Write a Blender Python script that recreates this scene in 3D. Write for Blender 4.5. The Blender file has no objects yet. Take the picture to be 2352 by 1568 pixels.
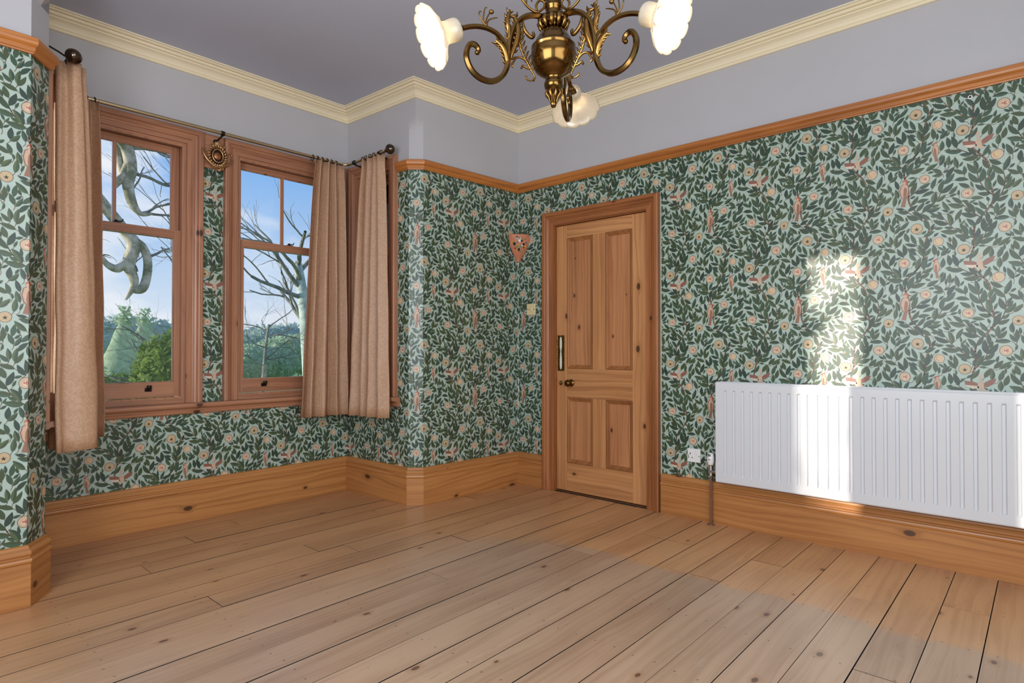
import bpy, bmesh, math, random
from math import sin, cos, pi, radians
from mathutils import Vector, Matrix

SC = bpy.context.scene
COL = SC.collection
random.seed(7)

# ------------------------------------------------------------------ camera, sky, sun, lamps, exposure
cam_d = bpy.data.cameras.new('camera')
cam_d.sensor_width = 36.0
cam_d.lens = 36.0 * 1375.0 / 2352.0
cam_d.clip_start = 0.02
cam_d.clip_end = 500
cam = bpy.data.objects.new('camera', cam_d)
COL.objects.link(cam)
cam.location = (0, 0, 1.08)
cam.rotation_euler = (radians(90 + 0.667), 0, radians(-48.2))
SC.camera = cam

SC.view_settings.view_transform = 'Standard'
SC.view_settings.look = 'None'
SC.view_settings.gamma = 1.0
SC.view_settings.use_curve_mapping = False
SC.view_settings.exposure = 0.24
SC.cycles.max_bounces = 8
SC.cycles.diffuse_bounces = 5
SC.cycles.transparent_max_bounces = 12
SC.cycles.sample_clamp_indirect = 4.0
SC.cycles.use_denoising = True
SC.cycles.caustics_reflective = False
SC.cycles.caustics_refractive = False

def s2l(c):
    return tuple(((x / 255.0) / 12.92 if x / 255.0 <= 0.04045 else ((x / 255.0 + 0.055) / 1.055) ** 2.4) for x in c)

# world: blue winter sky with white clouds
SKY = 0.88
world = bpy.data.worlds.new('sky')
SC.world = world
world.use_nodes = True
wn = world.node_tree.nodes
wl = world.node_tree.links
wn.clear()
w_out = wn.new('ShaderNodeOutputWorld')
w_bg = wn.new('ShaderNodeBackground')
w_tc = wn.new('ShaderNodeTexCoord')
w_sep = wn.new('ShaderNodeSeparateXYZ')
w_ramp = wn.new('ShaderNodeValToRGB')
w_no = wn.new('ShaderNodeTexNoise')
w_map = wn.new('ShaderNodeMapping')
w_cr = wn.new('ShaderNodeValToRGB')
w_mix = wn.new('ShaderNodeMixRGB')
wl.new(w_tc.outputs['Generated'], w_sep.inputs[0])
wl.new(w_sep.outputs['Z'], w_ramp.inputs[0])
e = w_ramp.color_ramp.elements
e[0].position = 0.0; e[0].color = (*s2l((236, 240, 250)), 1)
e[1].position = 1.0; e[1].color = (*s2l((70, 130, 215)), 1)
x = w_ramp.color_ramp.elements.new(0.13); x.color = (*s2l((190, 216, 250)), 1)
x = w_ramp.color_ramp.elements.new(0.30); x.color = (*s2l((118, 178, 246)), 1)
wl.new(w_tc.outputs['Generated'], w_map.inputs[0])
w_map.inputs['Scale'].default_value = (3.0, 3.0, 7.0)
w_map.inputs['Location'].default_value = (0.3, 1.7, 0.2)
wl.new(w_map.outputs[0], w_no.inputs['Vector'])
w_no.inputs['Scale'].default_value = 1.5
w_no.inputs['Detail'].default_value = 5
wl.new(w_no.outputs['Fac'], w_cr.inputs[0])
w_cr.color_ramp.elements[0].position = 0.50; w_cr.color_ramp.elements[0].color = (0, 0, 0, 1)
w_cr.color_ramp.elements[1].position = 0.68; w_cr.color_ramp.elements[1].color = (1, 1, 1, 1)
wl.new(w_cr.outputs[0], w_mix.inputs[0])
wl.new(w_ramp.outputs[0], w_mix.inputs[1])
w_mix.inputs[2].default_value = (0.93, 0.94, 1.0, 1)
wl.new(w_mix.outputs[0], w_bg.inputs[0])
w_bg.inputs[1].default_value = SKY
wl.new(w_bg.outputs[0], w_out.inputs[0])

def lamp(name, kind, loc, energy, color, direction=None, **kw):
    d = bpy.data.lights.new(name, kind)
    d.energy = energy
    d.color = color
    for k, v in kw.items():
        setattr(d, k, v)
    o = bpy.data.objects.new(name, d)
    COL.objects.link(o)
    o.location = loc
    if direction is not None:
        o.rotation_euler = Vector(direction).to_track_quat('-Z', 'Y').to_euler()
    return o

lamp('sun', 'SUN', (0, 8, 6), 4.4, (1.0, 0.92, 0.78), (1.0, -0.43, -0.142), angle=radians(0.6))
# fill lamps added in unseen openings of the two walls behind the camera
lamp('fill_light_front_opening', 'AREA', (0.3, -1.08, 1.6), 50, (0.93, 0.96, 1.0), (0, 1, -0.02), shape='RECTANGLE', size=2.1, size_y=1.7)
lamp('fill_light_left_opening', 'AREA', (-0.93, 0.7, 1.6), 66, (0.90, 0.95, 1.0), (1, 0, -0.02), shape='RECTANGLE', size=1.6, size_y=1.5)

# ------------------------------------------------------------------ bookkeeping helpers
def link(o, parent=None):
    COL.objects.link(o)
    if parent is not None:
        o.parent = parent
        if parent.type == 'EMPTY':   # meshes are written in world coordinates, the Empty stands at the thing's base
            o.matrix_parent_inverse = Matrix.Translation(wloc(parent)).inverted()
    return o

WL = {}
def wloc(p):
    return Vector(WL.get(p.name, (0, 0, 0)))

def tag(o, label=None, cat=None, group=None, kind=None):
    if label: o['label'] = label
    if cat: o['category'] = cat
    if group: o['group'] = group
    if kind: o['kind'] = kind
    return o

def empty(name, loc=(0, 0, 0), parent=None):
    o = bpy.data.objects.new(name, None)
    o.empty_display_size = 0.05
    link(o, parent)
    o.location = loc
    WL[o.name] = loc
    return o

class MB:
    """collects polygons; build() links them as one mesh object"""
    def __init__(s):
        s.v = []; s.f = []; s.m = []; s.c = []; s.sm = []
    def poly(s, pts, mat=0, col=(1, 1, 1), smooth=False):
        n = len(s.v)
        s.v.extend(tuple(p) for p in pts)
        s.f.append(tuple(range(n, n + len(pts))))
        s.m.append(mat); s.c.append(col); s.sm.append(smooth)
    def grid(s, rows, mat=0, col=(1, 1, 1), smooth=True, close_u=False, close_v=False):
        n = len(s.v); R = len(rows); Cn = len(rows[0])
        for r in rows: s.v.extend(tuple(p) for p in r)
        for i in range(R if close_v else R - 1):
            for j in range(Cn if close_u else Cn - 1):
                a = n + i * Cn + j; b = n + i * Cn + (j + 1) % Cn
                i2 = (i + 1) % R
                s.f.append((a, b, n + i2 * Cn + (j + 1) % Cn, n + i2 * Cn + j))
                s.m.append(mat); s.c.append(col); s.sm.append(smooth)
    def box(s, lo, hi, mat=0, M=None, col=(1, 1, 1), bev=0.0):
        x0, y0, z0 = lo; x1, y1, z1 = hi
        P = [(x0, y0, z0), (x1, y0, z0), (x1, y1, z0), (x0, y1, z0), (x0, y0, z1), (x1, y0, z1), (x1, y1, z1), (x0, y1, z1)]
        if M is not None: P = [tuple(M @ Vector(p)) if isinstance(M, Matrix) else tuple(M(*p)) for p in P]
        n = len(s.v); s.v.extend(P)
        for f in ((0, 3, 2, 1), (4, 5, 6, 7), (0, 1, 5, 4), (1, 2, 6, 5), (2, 3, 7, 6), (3, 0, 4, 7)):
            s.f.append(tuple(n + i for i in f)); s.m.append(mat); s.c.append(col); s.sm.append(False)
    def tube(s, pts, rad, seg=8, mat=0, smooth=True, flat=1.0, caps=True, col=(1, 1, 1)):
        pts = [Vector(p) for p in pts]
        n = len(pts)
        if not hasattr(rad, '__len__'): rad = [rad] * n
        rows = []; up = None
        for i in range(n):
            t = (pts[min(i + 1, n - 1)] - pts[max(i - 1, 0)])
            t = t.normalized() if t.length > 1e-9 else Vector((0, 0, 1))
            if up is None:
                up = Vector((0, 0, 1)) if abs(t.z) < 0.9 else Vector((1, 0, 0))
            sd = t.cross(up)
            if sd.length < 1e-6: sd = t.cross(Vector((0.3, 1, 0.2)))
            sd.normalize(); up = sd.cross(t).normalized()
            rows.append([pts[i] + (sd * cos(2 * pi * k / seg) * flat + up * sin(2 * pi * k / seg)) * rad[i] for k in range(seg)])
        s.grid(rows, mat, col, smooth, close_u=True)
        if caps:
            s.poly(rows[0][::-1], mat, col); s.poly(rows[-1], mat, col)
    def lathe(s, prof, c=(0, 0, 0), axis=(0, 0, 1), seg=24, mat=0, smooth=True, a0=0.0, a1=2 * pi, rmod=None, col=(1, 1, 1), hmod=None):
        ax = Vector(axis).normalized()
        sd = ax.cross(Vector((0, 0, 1)))
        if sd.length < 1e-5: sd = Vector((1, 0, 0))
        sd.normalize(); up = ax.cross(sd)
        c = Vector(c); rows = []
        full = abs(a1 - a0 - 2 * pi) < 1e-6
        K = seg if full else seg + 1
        for i, (r, h) in enumerate(prof):
            row = []
            for k in range(K):
                a = a0 + (a1 - a0) * k / seg
                rr = r * (rmod(a, i) if rmod else 1.0)
                row.append(c + ax * (h + (hmod(a, i) if hmod else 0)) + (sd * cos(a) + up * sin(a)) * rr)
            rows.append(row)
        s.grid(rows, mat, col, smooth, close_u=full)
    def build(s, name, mats, parent=None, recalc=True, weld=False, color=False):
        me = bpy.data.meshes.new(name)
        me.from_pydata(s.v, [], s.f)
        if not isinstance(mats, (list, tuple)): mats = [mats]
        for m in mats: me.materials.append(m)
        me.polygons.foreach_set('material_index', s.m)
        me.polygons.foreach_set('use_smooth', s.sm)
        if color:
            ca = me.color_attributes.new('Col', 'FLOAT_COLOR', 'CORNER')
            buf = []
            for f, c in zip(s.f, s.c):
                buf.extend((c[0], c[1], c[2], 1.0) * len(f))
            ca.data.foreach_set('color', buf)
        if recalc or weld:
            bm = bmesh.new(); bm.from_mesh(me)
            if weld: bmesh.ops.remove_doubles(bm, verts=bm.verts, dist=1e-5)
            if recalc: bmesh.ops.recalc_face_normals(bm, faces=bm.faces)
            bm.to_mesh(me); bm.free()
        me.update()
        o = bpy.data.objects.new(name, me)
        return link(o, parent)

def copy_tree(o, parent=None):
    kids = list(o.children)
    c = o.copy(); COL.objects.link(c); c.parent = parent
    for k in kids: copy_tree(k, c)
    return c

def catmull(P, n=8, closed=False):
    P = [Vector(p) for p in P]; out = []
    m = len(P)
    for i in range(m - 1):
        p0 = P[max(i - 1, 0)]; p1 = P[i]; p2 = P[i + 1]; p3 = P[min(i + 2, m - 1)]
        for k in range(n):
            t = k / n
            out.append(0.5 * ((2 * p1) + (p2 - p0) * t + (2 * p0 - 5 * p1 + 4 * p2 - p3) * t * t + (3 * p1 - p0 - 3 * p2 + p3) * t ** 3))
    out.append(P[-1])
    return out

# ------------------------------------------------------------------ materials
class NT:
    def __init__(s, name):
        s.mat = bpy.data.materials.new(name); s.mat.use_nodes = True
        s.n = s.mat.node_tree.nodes; s.l = s.mat.node_tree.links
        s.b = s.n['Principled BSDF']; s.out = s.n['Material Output']
    def add(s, t, **kw):
        nd = s.n.new(t)
        for k, v in kw.items(): setattr(nd, k, v)
        return nd
    def math(s, op, a, b=None, c=None, clamp=False):
        nd = s.n.new('ShaderNodeMath'); nd.operation = op; nd.use_clamp = clamp
        for i, x in enumerate((a, b, c)):
            if x is None: continue
            if isinstance(x, (int, float)): nd.inputs[i].default_value = x
            else: s.l.new(x, nd.inputs[i])
        return nd.outputs[0]
    def mix(s, fac, a, b, mode='MIX'):
        nd = s.n.new('ShaderNodeMixRGB'); nd.blend_type = mode
        for i, x in enumerate((fac, a, b)):
            if isinstance(x, (int, float)): nd.inputs[i].default_value = x
            elif isinstance(x, tuple): nd.inputs[i].default_value = (*x[:3], 1)
            else: s.l.new(x, nd.inputs[i])
        return nd.outputs[0]
    def noise(s, vec, scale, detail=3, rough=0.5, dim='3D', dist=0.0):
        nd = s.n.new('ShaderNodeTexNoise'); nd.noise_dimensions = dim
        nd.inputs['Scale'].default_value = scale; nd.inputs['Detail'].default_value = detail
        nd.inputs['Roughness'].default_value = rough; nd.inputs['Distortion'].default_value = dist
        if vec is not None: s.l.new(vec, nd.inputs['Vector'])
        return nd.outputs['Fac']
    def ramp(s, fac, stops):
        nd = s.n.new('ShaderNodeValToRGB')
        el = nd.color_ramp.elements
        el[0].position = stops[0][0]; el[0].color = (*stops[0][1], 1)
        el[1].position = stops[-1][0]; el[1].color = (*stops[-1][1], 1)
        for p, c in stops[1:-1]:
            x = el.new(p); x.color = (*c, 1)
        s.l.new(fac, nd.inputs[0])
        return nd.outputs[0]
    def smooth(s, x, a, b):
        nd = s.n.new('ShaderNodeMapRange'); nd.interpolation_type = 'SMOOTHSTEP'
        s.l.new(x, nd.inputs[0]); nd.inputs[1].default_value = a; nd.inputs[2].default_value = b
        nd.inputs[3].default_value = 0; nd.inputs[4].default_value = 1
        return nd.outputs[0]
    def vec(s, x, y, z):
        nd = s.n.new('ShaderNodeCombineXYZ')
        for i, q in enumerate((x, y, z)):
            if isinstance(q, (int, float)): nd.inputs[i].default_value = q
            else: s.l.new(q, nd.inputs[i])
        return nd.outputs[0]
    def obj(s):
        tc = s.n.new('ShaderNodeTexCoord'); sp = s.n.new('ShaderNodeSeparateXYZ')
        s.l.new(tc.outputs['Object'], sp.inputs[0])
        return tc.outputs['Object'], sp.outputs['X'], sp.outputs['Y'], sp.outputs['Z']
    def geo(s):
        g = s.n.new('ShaderNodeNewGeometry'); sp = s.n.new('ShaderNodeSeparateXYZ')
        s.l.new(g.outputs['Position'], sp.inputs[0])
        return g.outputs['Position'], sp.outputs['X'], sp.outputs['Y'], sp.outputs['Z']
    def bump(s, h, strength=0.3, dist=0.002):
        nd = s.n.new('ShaderNodeBump'); nd.inputs['Strength'].default_value = strength
        nd.inputs['Distance'].default_value = dist
        s.l.new(h, nd.inputs['Height']); s.l.new(nd.outputs[0], s.b.inputs['Normal'])
    def set(s, **kw):
        for k, v in kw.items():
            i = s.b.inputs[k.replace('_', ' ')]
            if isinstance(v, (int, float)): i.default_value = v
            elif isinstance(v, tuple): i.default_value = (*v[:3], 1)
            else: s.l.new(v, i)
        return s

def simple(name, rgb, rough=0.5, metal=0.0, var=0.06, nscale=12, **kw):
    t = NT(name)
    P, X, Y, Z = t.obj()
    f = t.noise(P, nscale, 3)
    base = s2l(rgb)
    lo = tuple(c * (1 - 2.2 * var) for c in base); hi = tuple(min(1, c * (1 + 2.2 * var)) for c in base)
    t.set(Base_Color=t.mix(f, lo, hi), Roughness=rough, Metallic=metal, **kw)
    return t.mat

def wood(name, axis, base, dark, knot=(60, 34, 18), ring=1.0, knots=1.0, rough=0.42, coat=0.15, kscale=1.0, rand=False, floor=False):
    """pine: grain along one world axis, growth-ring bands, oval knots"""
    t = NT(name)
    P, X, Y, Z = t.geo()
    if axis == 'x': g, a, b = X, Y, Z
    elif axis == 'y': g, a, b = Y, X, Z
    elif axis == 'p': g, a, b = t.math('ADD', X, Y), 0.0, Z
    elif axis == 'm': g, a, b = t.math('SUBTRACT', X, Y), 0.0, Z
    else: g, a, b = Z, X, Y
    info = t.add('ShaderNodeObjectInfo')
    rnd = info.outputs['Random']
    cross = t.math('ADD', a, b)
    cross = t.math('ADD', cross, t.math('MULTIPLY', rnd, 13.7))
    g = t.math('ADD', g, t.math('MULTIPLY', rnd, 31.0))
    # knots
    kv = t.vec(t.math('MULTIPLY', g, 2.3 * kscale), t.math('MULTIPLY', cross, 4.2 * kscale), 0.0)
    vo = t.add('ShaderNodeTexVoronoi'); vo.voronoi_dimensions = '2D'
    vo.inputs['Scale'].default_value = 1.0; vo.inputs['Randomness'].default_value = 1.0
    t.l.new(kv, vo.inputs['Vector'])
    sz = t.add('ShaderNodeSeparateColor'); t.l.new(vo.outputs['Color'], sz.inputs[0])
    dist = vo.outputs['Distance']
    rad = t.math('MULTIPLY', t.smooth(sz.outputs[0], 0.30, 1.0), 0.085 * knots)
    rel = t.math('DIVIDE', dist, t.math('ADD', rad, 0.0005))
    kmask = t.math('SUBTRACT', 1.0, t.smooth(rel, 0.6, 1.05))
    halo = t.math('SUBTRACT', 1.0, t.smooth(rel, 0.9, 2.6))
    warp = t.math('MULTIPLY', halo, 0.012)
    # rings
    w1 = t.noise(t.vec(t.math('MULTIPLY', g, 1.3), t.math('MULTIPLY', cross, 6.0), 0.0), 1.0, 2)
    rc = t.math('ADD', t.math('ADD', cross, warp), t.math('MULTIPLY', w1, 0.10))
    ringv = t.noise(t.vec(t.math('MULTIPLY', g, 0.5), t.math('MULTIPLY', rc, 46.0 * ring), 0.0), 1.0, 3, 0.6)
    fine = t.noise(t.vec(t.math('MULTIPLY', g, 9.0), t.math('MULTIPLY', cross, 420.0), 0.0), 1.0, 2, 0.6)
    blot = t.noise(t.vec(t.math('MULTIPLY', g, 1.4), t.math('MULTIPLY', cross, 5.0), 0.0), 1.0, 3)
    B = s2l(base); D = s2l(dark)
    f = t.math('ADD', t.math('MULTIPLY', t.smooth(ringv, 0.36, 0.68), 0.5 if not floor else 0.32), t.math('MULTIPLY', fine, 0.22))
    f = t.math('ADD', f, t.math('MULTIPLY', t.math('SUBTRACT', blot, 0.5), 0.75 if not floor else 1.3), clamp=True)
    f = t.math('ADD', f, t.math('MULTIPLY', t.math('SUBTRACT', rnd, 0.5), 0.20 if not floor else 0.34), clamp=True)
    col = t.mix(f, B, D)
    if floor:
        # centre of the room worn pale and grey where a carpet lay, warm bare pine around it
        Pw, xw, yw, zw = t.geo()
        wob = t.math('MULTIPLY', t.math('SUBTRACT', t.noise(Pw, 3.5, 4, 0.6), 0.5), 0.16)
        wob2 = t.math('MULTIPLY', t.math('SUBTRACT', t.noise(Pw, 1.1, 3, 0.6), 0.5), 0.9)
        mx = t.math('SUBTRACT', 1.0, t.smooth(t.math('ADD', xw, wob), 2.66, 2.74))
        my = t.math('SUBTRACT', 1.0, t.smooth(t.math('ADD', yw, wob2), 2.0, 3.1))
        # diagonal edge towards the alcove
        dg = t.math('ADD', xw, t.math('MULTIPLY', yw, 0.8))
        md = t.math('SUBTRACT', 1.0, t.smooth(t.math('ADD', dg, wob2), 4.15, 4.55))
        m = t.math('MULTIPLY', t.math('MULTIPLY', mx, my), md)
        grey = t.mix(f, s2l((186, 156, 130)), s2l((142, 110, 86)))
        pale = t.smooth(t.noise(t.vec(t.math('MULTIPLY', xw, 1.2), t.math('MULTIPLY', yw, 2.4), 0.0), 2.4, 5, 0.65), 0.62, 0.82)
        grey = t.mix(t.math('MULTIPLY', pale, 0.45), grey, s2l((206, 194, 182)))
        col = t.mix(t.math('MULTIPLY', m, 0.9), col, grey)
    col = t.mix(t.math('MULTIPLY', halo, 0.35), col, D)
    col = t.mix(t.math('MULTIPLY', kmask, 0.9 if not floor else 0.75), col, s2l(knot))
    if floor:
        # nail heads in pairs over the joists
        nx = t.math('ABSOLUTE', t.math('SUBTRACT', t.math('FRACT', t.math('DIVIDE', t.math('ADD', xw, t.math('MULTIPLY', t.noise(t.vec(0.0, t.math('MULTIPLY', yw, 30.0), 0.0), 1, 0), 0.05)), 0.42)), 0.5))
        ny = t.math('ABSOLUTE', t.math('SUBTRACT', t.math('FRACT', t.math('DIVIDE', t.math('SUBTRACT', yw, 0.178), 0.08)), 0.5))
        nd = t.math('SQRT', t.math('ADD', t.math('POWER', t.math('MULTIPLY', nx, 0.42), 2.0), t.math('POWER', t.math('MULTIPLY', ny, 0.08), 2.0)))
        nm = t.math('SUBTRACT', 1.0, t.smooth(nd, 0.0025, 0.0045))
        col = t.mix(t.math('MULTIPLY', nm, 0.75), col, s2l((62, 48, 40)))
        sw_ = t.smooth(t.noise(t.vec(t.math('MULTIPLY', xw, 5.0), t.math('MULTIPLY', yw, 22.0), 0.0), 1.6, 5, 0.7), 0.60, 0.72)
        col = t.mix(t.math('MULTIPLY', sw_, 0.30), col, s2l((104, 78, 60)))
        pt_ = t.smooth(t.noise(t.vec(t.math('MULTIPLY', xw, 9.0), t.math('MULTIPLY', yw, 26.0), 4.0), 1.7, 6, 0.75), 0.66, 0.74)
        col = t.mix(t.math('MULTIPLY', pt_, 0.35), col, s2l((222, 208, 196)))
        # tiny flecks and scratches
        fl = t.smooth(t.noise(Pw, 90.0, 2, 0.5), 0.73, 0.78)
        col = t.mix(t.math('MULTIPLY', fl, 0.5), col, s2l((80, 60, 48)))
    t.set(Base_Color=col, Roughness=t.math('ADD', t.math('MULTIPLY', fine, 0.12), rough - 0.06), Coat_Weight=coat, Coat_Roughness=0.3)
    t.bump(t.math('ADD', ringv, t.math('MULTIPLY', fine, 0.5)), 0.25, 0.0012)
    return t.mat

M = {}
for ax in 'xyzpm':
    M['skirt_' + ax] = wood('pine_skirting_' + ax, ax, (196, 136, 78), (144, 88, 42), knots=1.0, rough=0.4)
    M['frame_' + ax] = wood('pine_window_' + ax, ax, (184, 130, 98), (134, 86, 62), knots=0.7, rough=0.36, coat=0.3)
    M['arch_' + ax] = wood('pine_architrave_' + ax, ax, (172, 108, 62), (108, 60, 30), knots=0.6, rough=0.42)
    M['door_' + ax] = wood('pine_door_' + ax, ax, (208, 150, 98), (148, 92, 52), knots=0.8, rough=0.42)
    M['rail_' + ax] = wood('pine_rail_' + ax, ax, (196, 124, 58), (132, 72, 28), knots=1.1, rough=0.4, kscale=0.8)
M['floor'] = wood('pine_floorboard', 'x', (206, 156, 110), (154, 104, 66), knots=0.6, rough=0.40, coat=0.3, floor=True)
M['bead'] = wood('pine_panel_bead', 'z', (172, 112, 64), (112, 64, 34), knots=0.3, rough=0.4)  # darker pine puts the shade of the panel outlines into the colour
M['panel'] = wood('pine_panel', 'z', (200, 140, 94), (142, 86, 52), knots=0.8, rough=0.4, kscale=1.4)

def paint(name, rgb, var=0.03, rough=0.75):
    t = NT(name)
    P, X, Y, Z = t.geo()
    f = t.noise(P, 1.6, 4, 0.6); g = t.noise(P, 240, 2)
    c = s2l(rgb)
    t.set(Base_Color=t.mix(f, tuple(x * (1 - var * 2) for x in c), tuple(min(1, x * (1 + var * 2)) for x in c)), Roughness=rough)
    t.bump(t.math('ADD', g, t.math('MULTIPLY', t.noise(P, 9, 3), 2.0)), 0.12, 0.001)
    return t.mat
M['paint'] = paint('lilac_grey_wall_paint', (188, 187, 191))
M['ceil'] = paint('lilac_ceiling_paint', (190, 196, 214), 0.03)
M['cornice'] = paint('cream_cornice_paint', (240, 228, 198), 0.02, 0.6)
M['white'] = simple('white_plastic', (236, 236, 234), 0.3, var=0.02)
M['cream'] = simple('cream_plastic', (226, 208, 160), 0.35, var=0.02)
M['enamel'] = simple('white_radiator_enamel', (216, 218, 222), 0.22, var=0.012, nscale=3)
M['dark'] = simple('black_void', (14, 12, 11), 0.9)
M['black'] = simple('blackened_iron', (34, 31, 29), 0.4, 0.5)
M['copper'] = simple('painted_copper_pipe', (128, 96, 78), 0.35, 0.4)
M['chrome'] = simple('chrome', (190, 192, 190), 0.2, 1.0)
M['pewter'] = simple('antique_brass_rod', (206, 190, 158), 0.28, 1.0)
M['ball'] = simple('pewter_finial', (96, 84, 74), 0.12, 1.0)
M['brass'] = simple('old_brass', (104, 78, 42), 0.18, 1.0, var=0.16, nscale=22)
M['brass_leaf'] = simple('cast_brass', (118, 88, 46), 0.26, 1.0, var=0.2, nscale=60)
M['gilt'] = simple('antique_gilt', (188, 148, 104), 0.3, 0.9, var=0.3, nscale=90)
M['pearl'] = simple('pearl_inlay', (228, 230, 214), 0.2)
M['terracotta'] = simple('terracotta', (204, 130, 98), 0.6, var=0.14, nscale=30)
M['plaster_white'] = simple('bare_plaster', (232, 230, 222), 0.8)
M['subfloor'] = simple('dark_subfloor', (22, 16, 12), 0.95)

def paper_mat(name='printed_wallpaper'):
    t = NT(name)
    at = t.add('ShaderNodeAttribute', attribute_name='Col')
    P, X, Y, Z = t.geo()
    f = t.noise(P, 45, 3); g = t.noise(P, 500, 1)
    col = t.mix(t.math('MULTIPLY', f, 0.22), at.outputs['Color'], (0.02, 0.03, 0.03))
    t.set(Base_Color=col, Roughness=0.38)
    t.b.inputs['Specular IOR Level'].default_value = 0.55
    t.bump(g, 0.05, 0.0005)
    return t.mat
M['paper'] = paper_mat()

def glass_mat():
    t = NT('window_glass')
    t.n.remove(t.b)
    tr = t.add('ShaderNodeBsdfTransparent'); gl = t.add('ShaderNodeBsdfGlossy'); fr = t.add('ShaderNodeFresnel'); mx = t.add('ShaderNodeMixShader')
    P, X, Y, Z = t.obj()
    tr.inputs[0].default_value = (0.96, 0.975, 0.97, 1)
    gl.inputs['Roughness'].default_value = 0.02
    fr.inputs[0].default_value = 1.45
    bp = t.add('ShaderNodeBump'); bp.inputs['Strength'].default_value = 0.05
    t.l.new(t.noise(P, 4, 2), bp.inputs['Height']); t.l.new(bp.outputs[0], gl.inputs['Normal'])
    t.l.new(fr.outputs[0], mx.inputs[0]); t.l.new(tr.outputs[0], mx.inputs[1]); t.l.new(gl.outputs[0], mx.inputs[2])
    t.l.new(mx.outputs[0], t.out.inputs[0])
    return t.mat
M['glass'] = glass_mat()

def fabric(name, rgb, rgb2, trans=0.3):
    t = NT(name); t.n.remove(t.b)
    P, X, Y, Z = t.obj()
    # woven damask scrolls in a slightly darker yarn
    wv = t.add('ShaderNodeTexWave', wave_type='RINGS', rings_direction='SPHERICAL')
    wv.inputs['Scale'].default_value = 13.0; wv.inputs['Distortion'].default_value = 16.0; wv.inputs['Detail'].default_value = 2.0; wv.inputs['Detail Scale'].default_value = 2.2
    uvn = t.add('ShaderNodeTexCoord'); t.l.new(uvn.outputs['Object'], wv.inputs['Vector'])
    f = t.smooth(wv.outputs['Fac'], 0.35, 0.65)
    g = t.noise(P, 380, 2)
    col = t.mix(t.math('MULTIPLY', f, 0.36), s2l(rgb), s2l(rgb2))
    col = t.mix(t.math('MULTIPLY', g, 0.25), col, s2l(rgb2))
    di = t.add('ShaderNodeBsdfDiffuse'); tl = t.add('ShaderNodeBsdfTranslucent'); mx = t.add('ShaderNodeMixShader')
    gs = t.add('ShaderNodeBsdfGlossy'); gs.inputs['Roughness'].default_value = 0.5; m2 = t.add('ShaderNodeMixShader'); m2.inputs[0].default_value = 0.05
    t.l.new(col, di.inputs[0])
    t.l.new(t.mix(0.6, col, s2l((255, 178, 92))), tl.inputs[0])
    mx.inputs[0].default_value = trans
    t.l.new(di.outputs[0], mx.inputs[1]); t.l.new(tl.outputs[0], mx.inputs[2])
    t.l.new(mx.outputs[0], m2.inputs[1]); t.l.new(gs.outputs[0], m2.inputs[2])
    t.l.new(m2.outputs[0], t.out.inputs[0])
    return t.mat
M['curtain'] = fabric('beige_damask_curtain', (220, 182, 148), (178, 138, 104))
M['lining'] = fabric('pale_curtain_lining', (226, 206, 190), (206, 184, 166), 0.4)

def shade_mat():
    t = NT('frosted_glass_shade'); t.n.remove(t.b)
    P, X, Y, Z = t.obj()
    di = t.add('ShaderNodeBsdfDiffuse'); tl = t.add('ShaderNodeBsdfTranslucent'); mx = t.add('ShaderNodeMixShader'); mx.inputs[0].default_value = 0.55
    c = t.mix(t.noise(P, 20, 2), (0.62, 0.56, 0.45), (0.72, 0.66, 0.55))
    t.l.new(c, di.inputs[0]); t.l.new(c, tl.inputs[0])
    gs = t.add('ShaderNodeBsdfGlossy'); gs.inputs['Roughness'].default_value = 0.25; m2 = t.add('ShaderNodeMixShader'); m2.inputs[0].default_value = 0.06
    t.l.new(di.outputs[0], mx.inputs[1]); t.l.new(tl.outputs[0], mx.inputs[2])
    t.l.new(mx.outputs[0], m2.inputs[1]); t.l.new(gs.outputs[0], m2.inputs[2]); t.l.new(m2.outputs[0], t.out.inputs[0])
    return t.mat
M['shade'] = shade_mat()
def emit(name, rgb, s):
    t = NT(name); t.n.remove(t.b); em = t.add('ShaderNodeEmission'); em.inputs[0].default_value = (*rgb, 1); em.inputs[1].default_value = s
    t.l.new(em.outputs[0], t.out.inputs[0]); return t.mat
M['bulb'] = emit('lit_bulb', (1.0, 0.84, 0.60), 9.0)

# ------------------------------------------------------------------ room outline (clockwise, seen from above)
RT, ZC, ZR = 0.10, 2.905, 2.357
PTS = [(-1.0, -1.15), (-1.0, 3.20), (0.522, 3.20), (0.605, 3.325), (0.605, 4.02), (2.592, 4.02), (2.622, 3.308), (2.690, 3.236), (3.62, 3.17), (3.62, -1.15)]
WN = ['left', 'left_pier', 'left_chamfer', 'bay_left', 'bay_window', 'bay_right', 'right_chamfer', 'back', 'right', 'front']
NP = len(PTS)
def seg_dn(P, i):
    a = Vector(P[i]); b = Vector(P[(i + 1) % len(P)]); d = (b - a); L = d.length; d.normalize()
    return a, d, Vector((d.y, -d.x)), L
def mitre(P, j, off, closed=True):
    n = len(P)
    if not closed and j == 0: a, d, nn, L = seg_dn(P, 0); return Vector(P[0]) + nn * off
    if not closed and j == n - 1: a, d, nn, L = seg_dn(P, n - 2); return Vector(P[-1]) + nn * off
    n1 = seg_dn(P, (j - 1) % n)[2]; n2 = seg_dn(P, j % n)[2]
    return Vector(P[j % n]) + (n1 + n2) * (off / (1 + n1.dot(n2)))
class Frame:
    """local wall frame: u along the wall, off into the room, z up"""
    def __init__(s, i):
        s.a, s.d, s.n, s.L = seg_dn(PTS, i)
    def __call__(s, u, off, z):
        p = s.a + s.d * u + s.n * off
        return (p.x, p.y, z)
    def u_of(s, x=None, y=None):
        return (y - s.a.y) / s.d.y if y is not None else (x - s.a.x) / s.d.x
F = {n: Frame(i) for i, n in enumerate(WN)}
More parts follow.
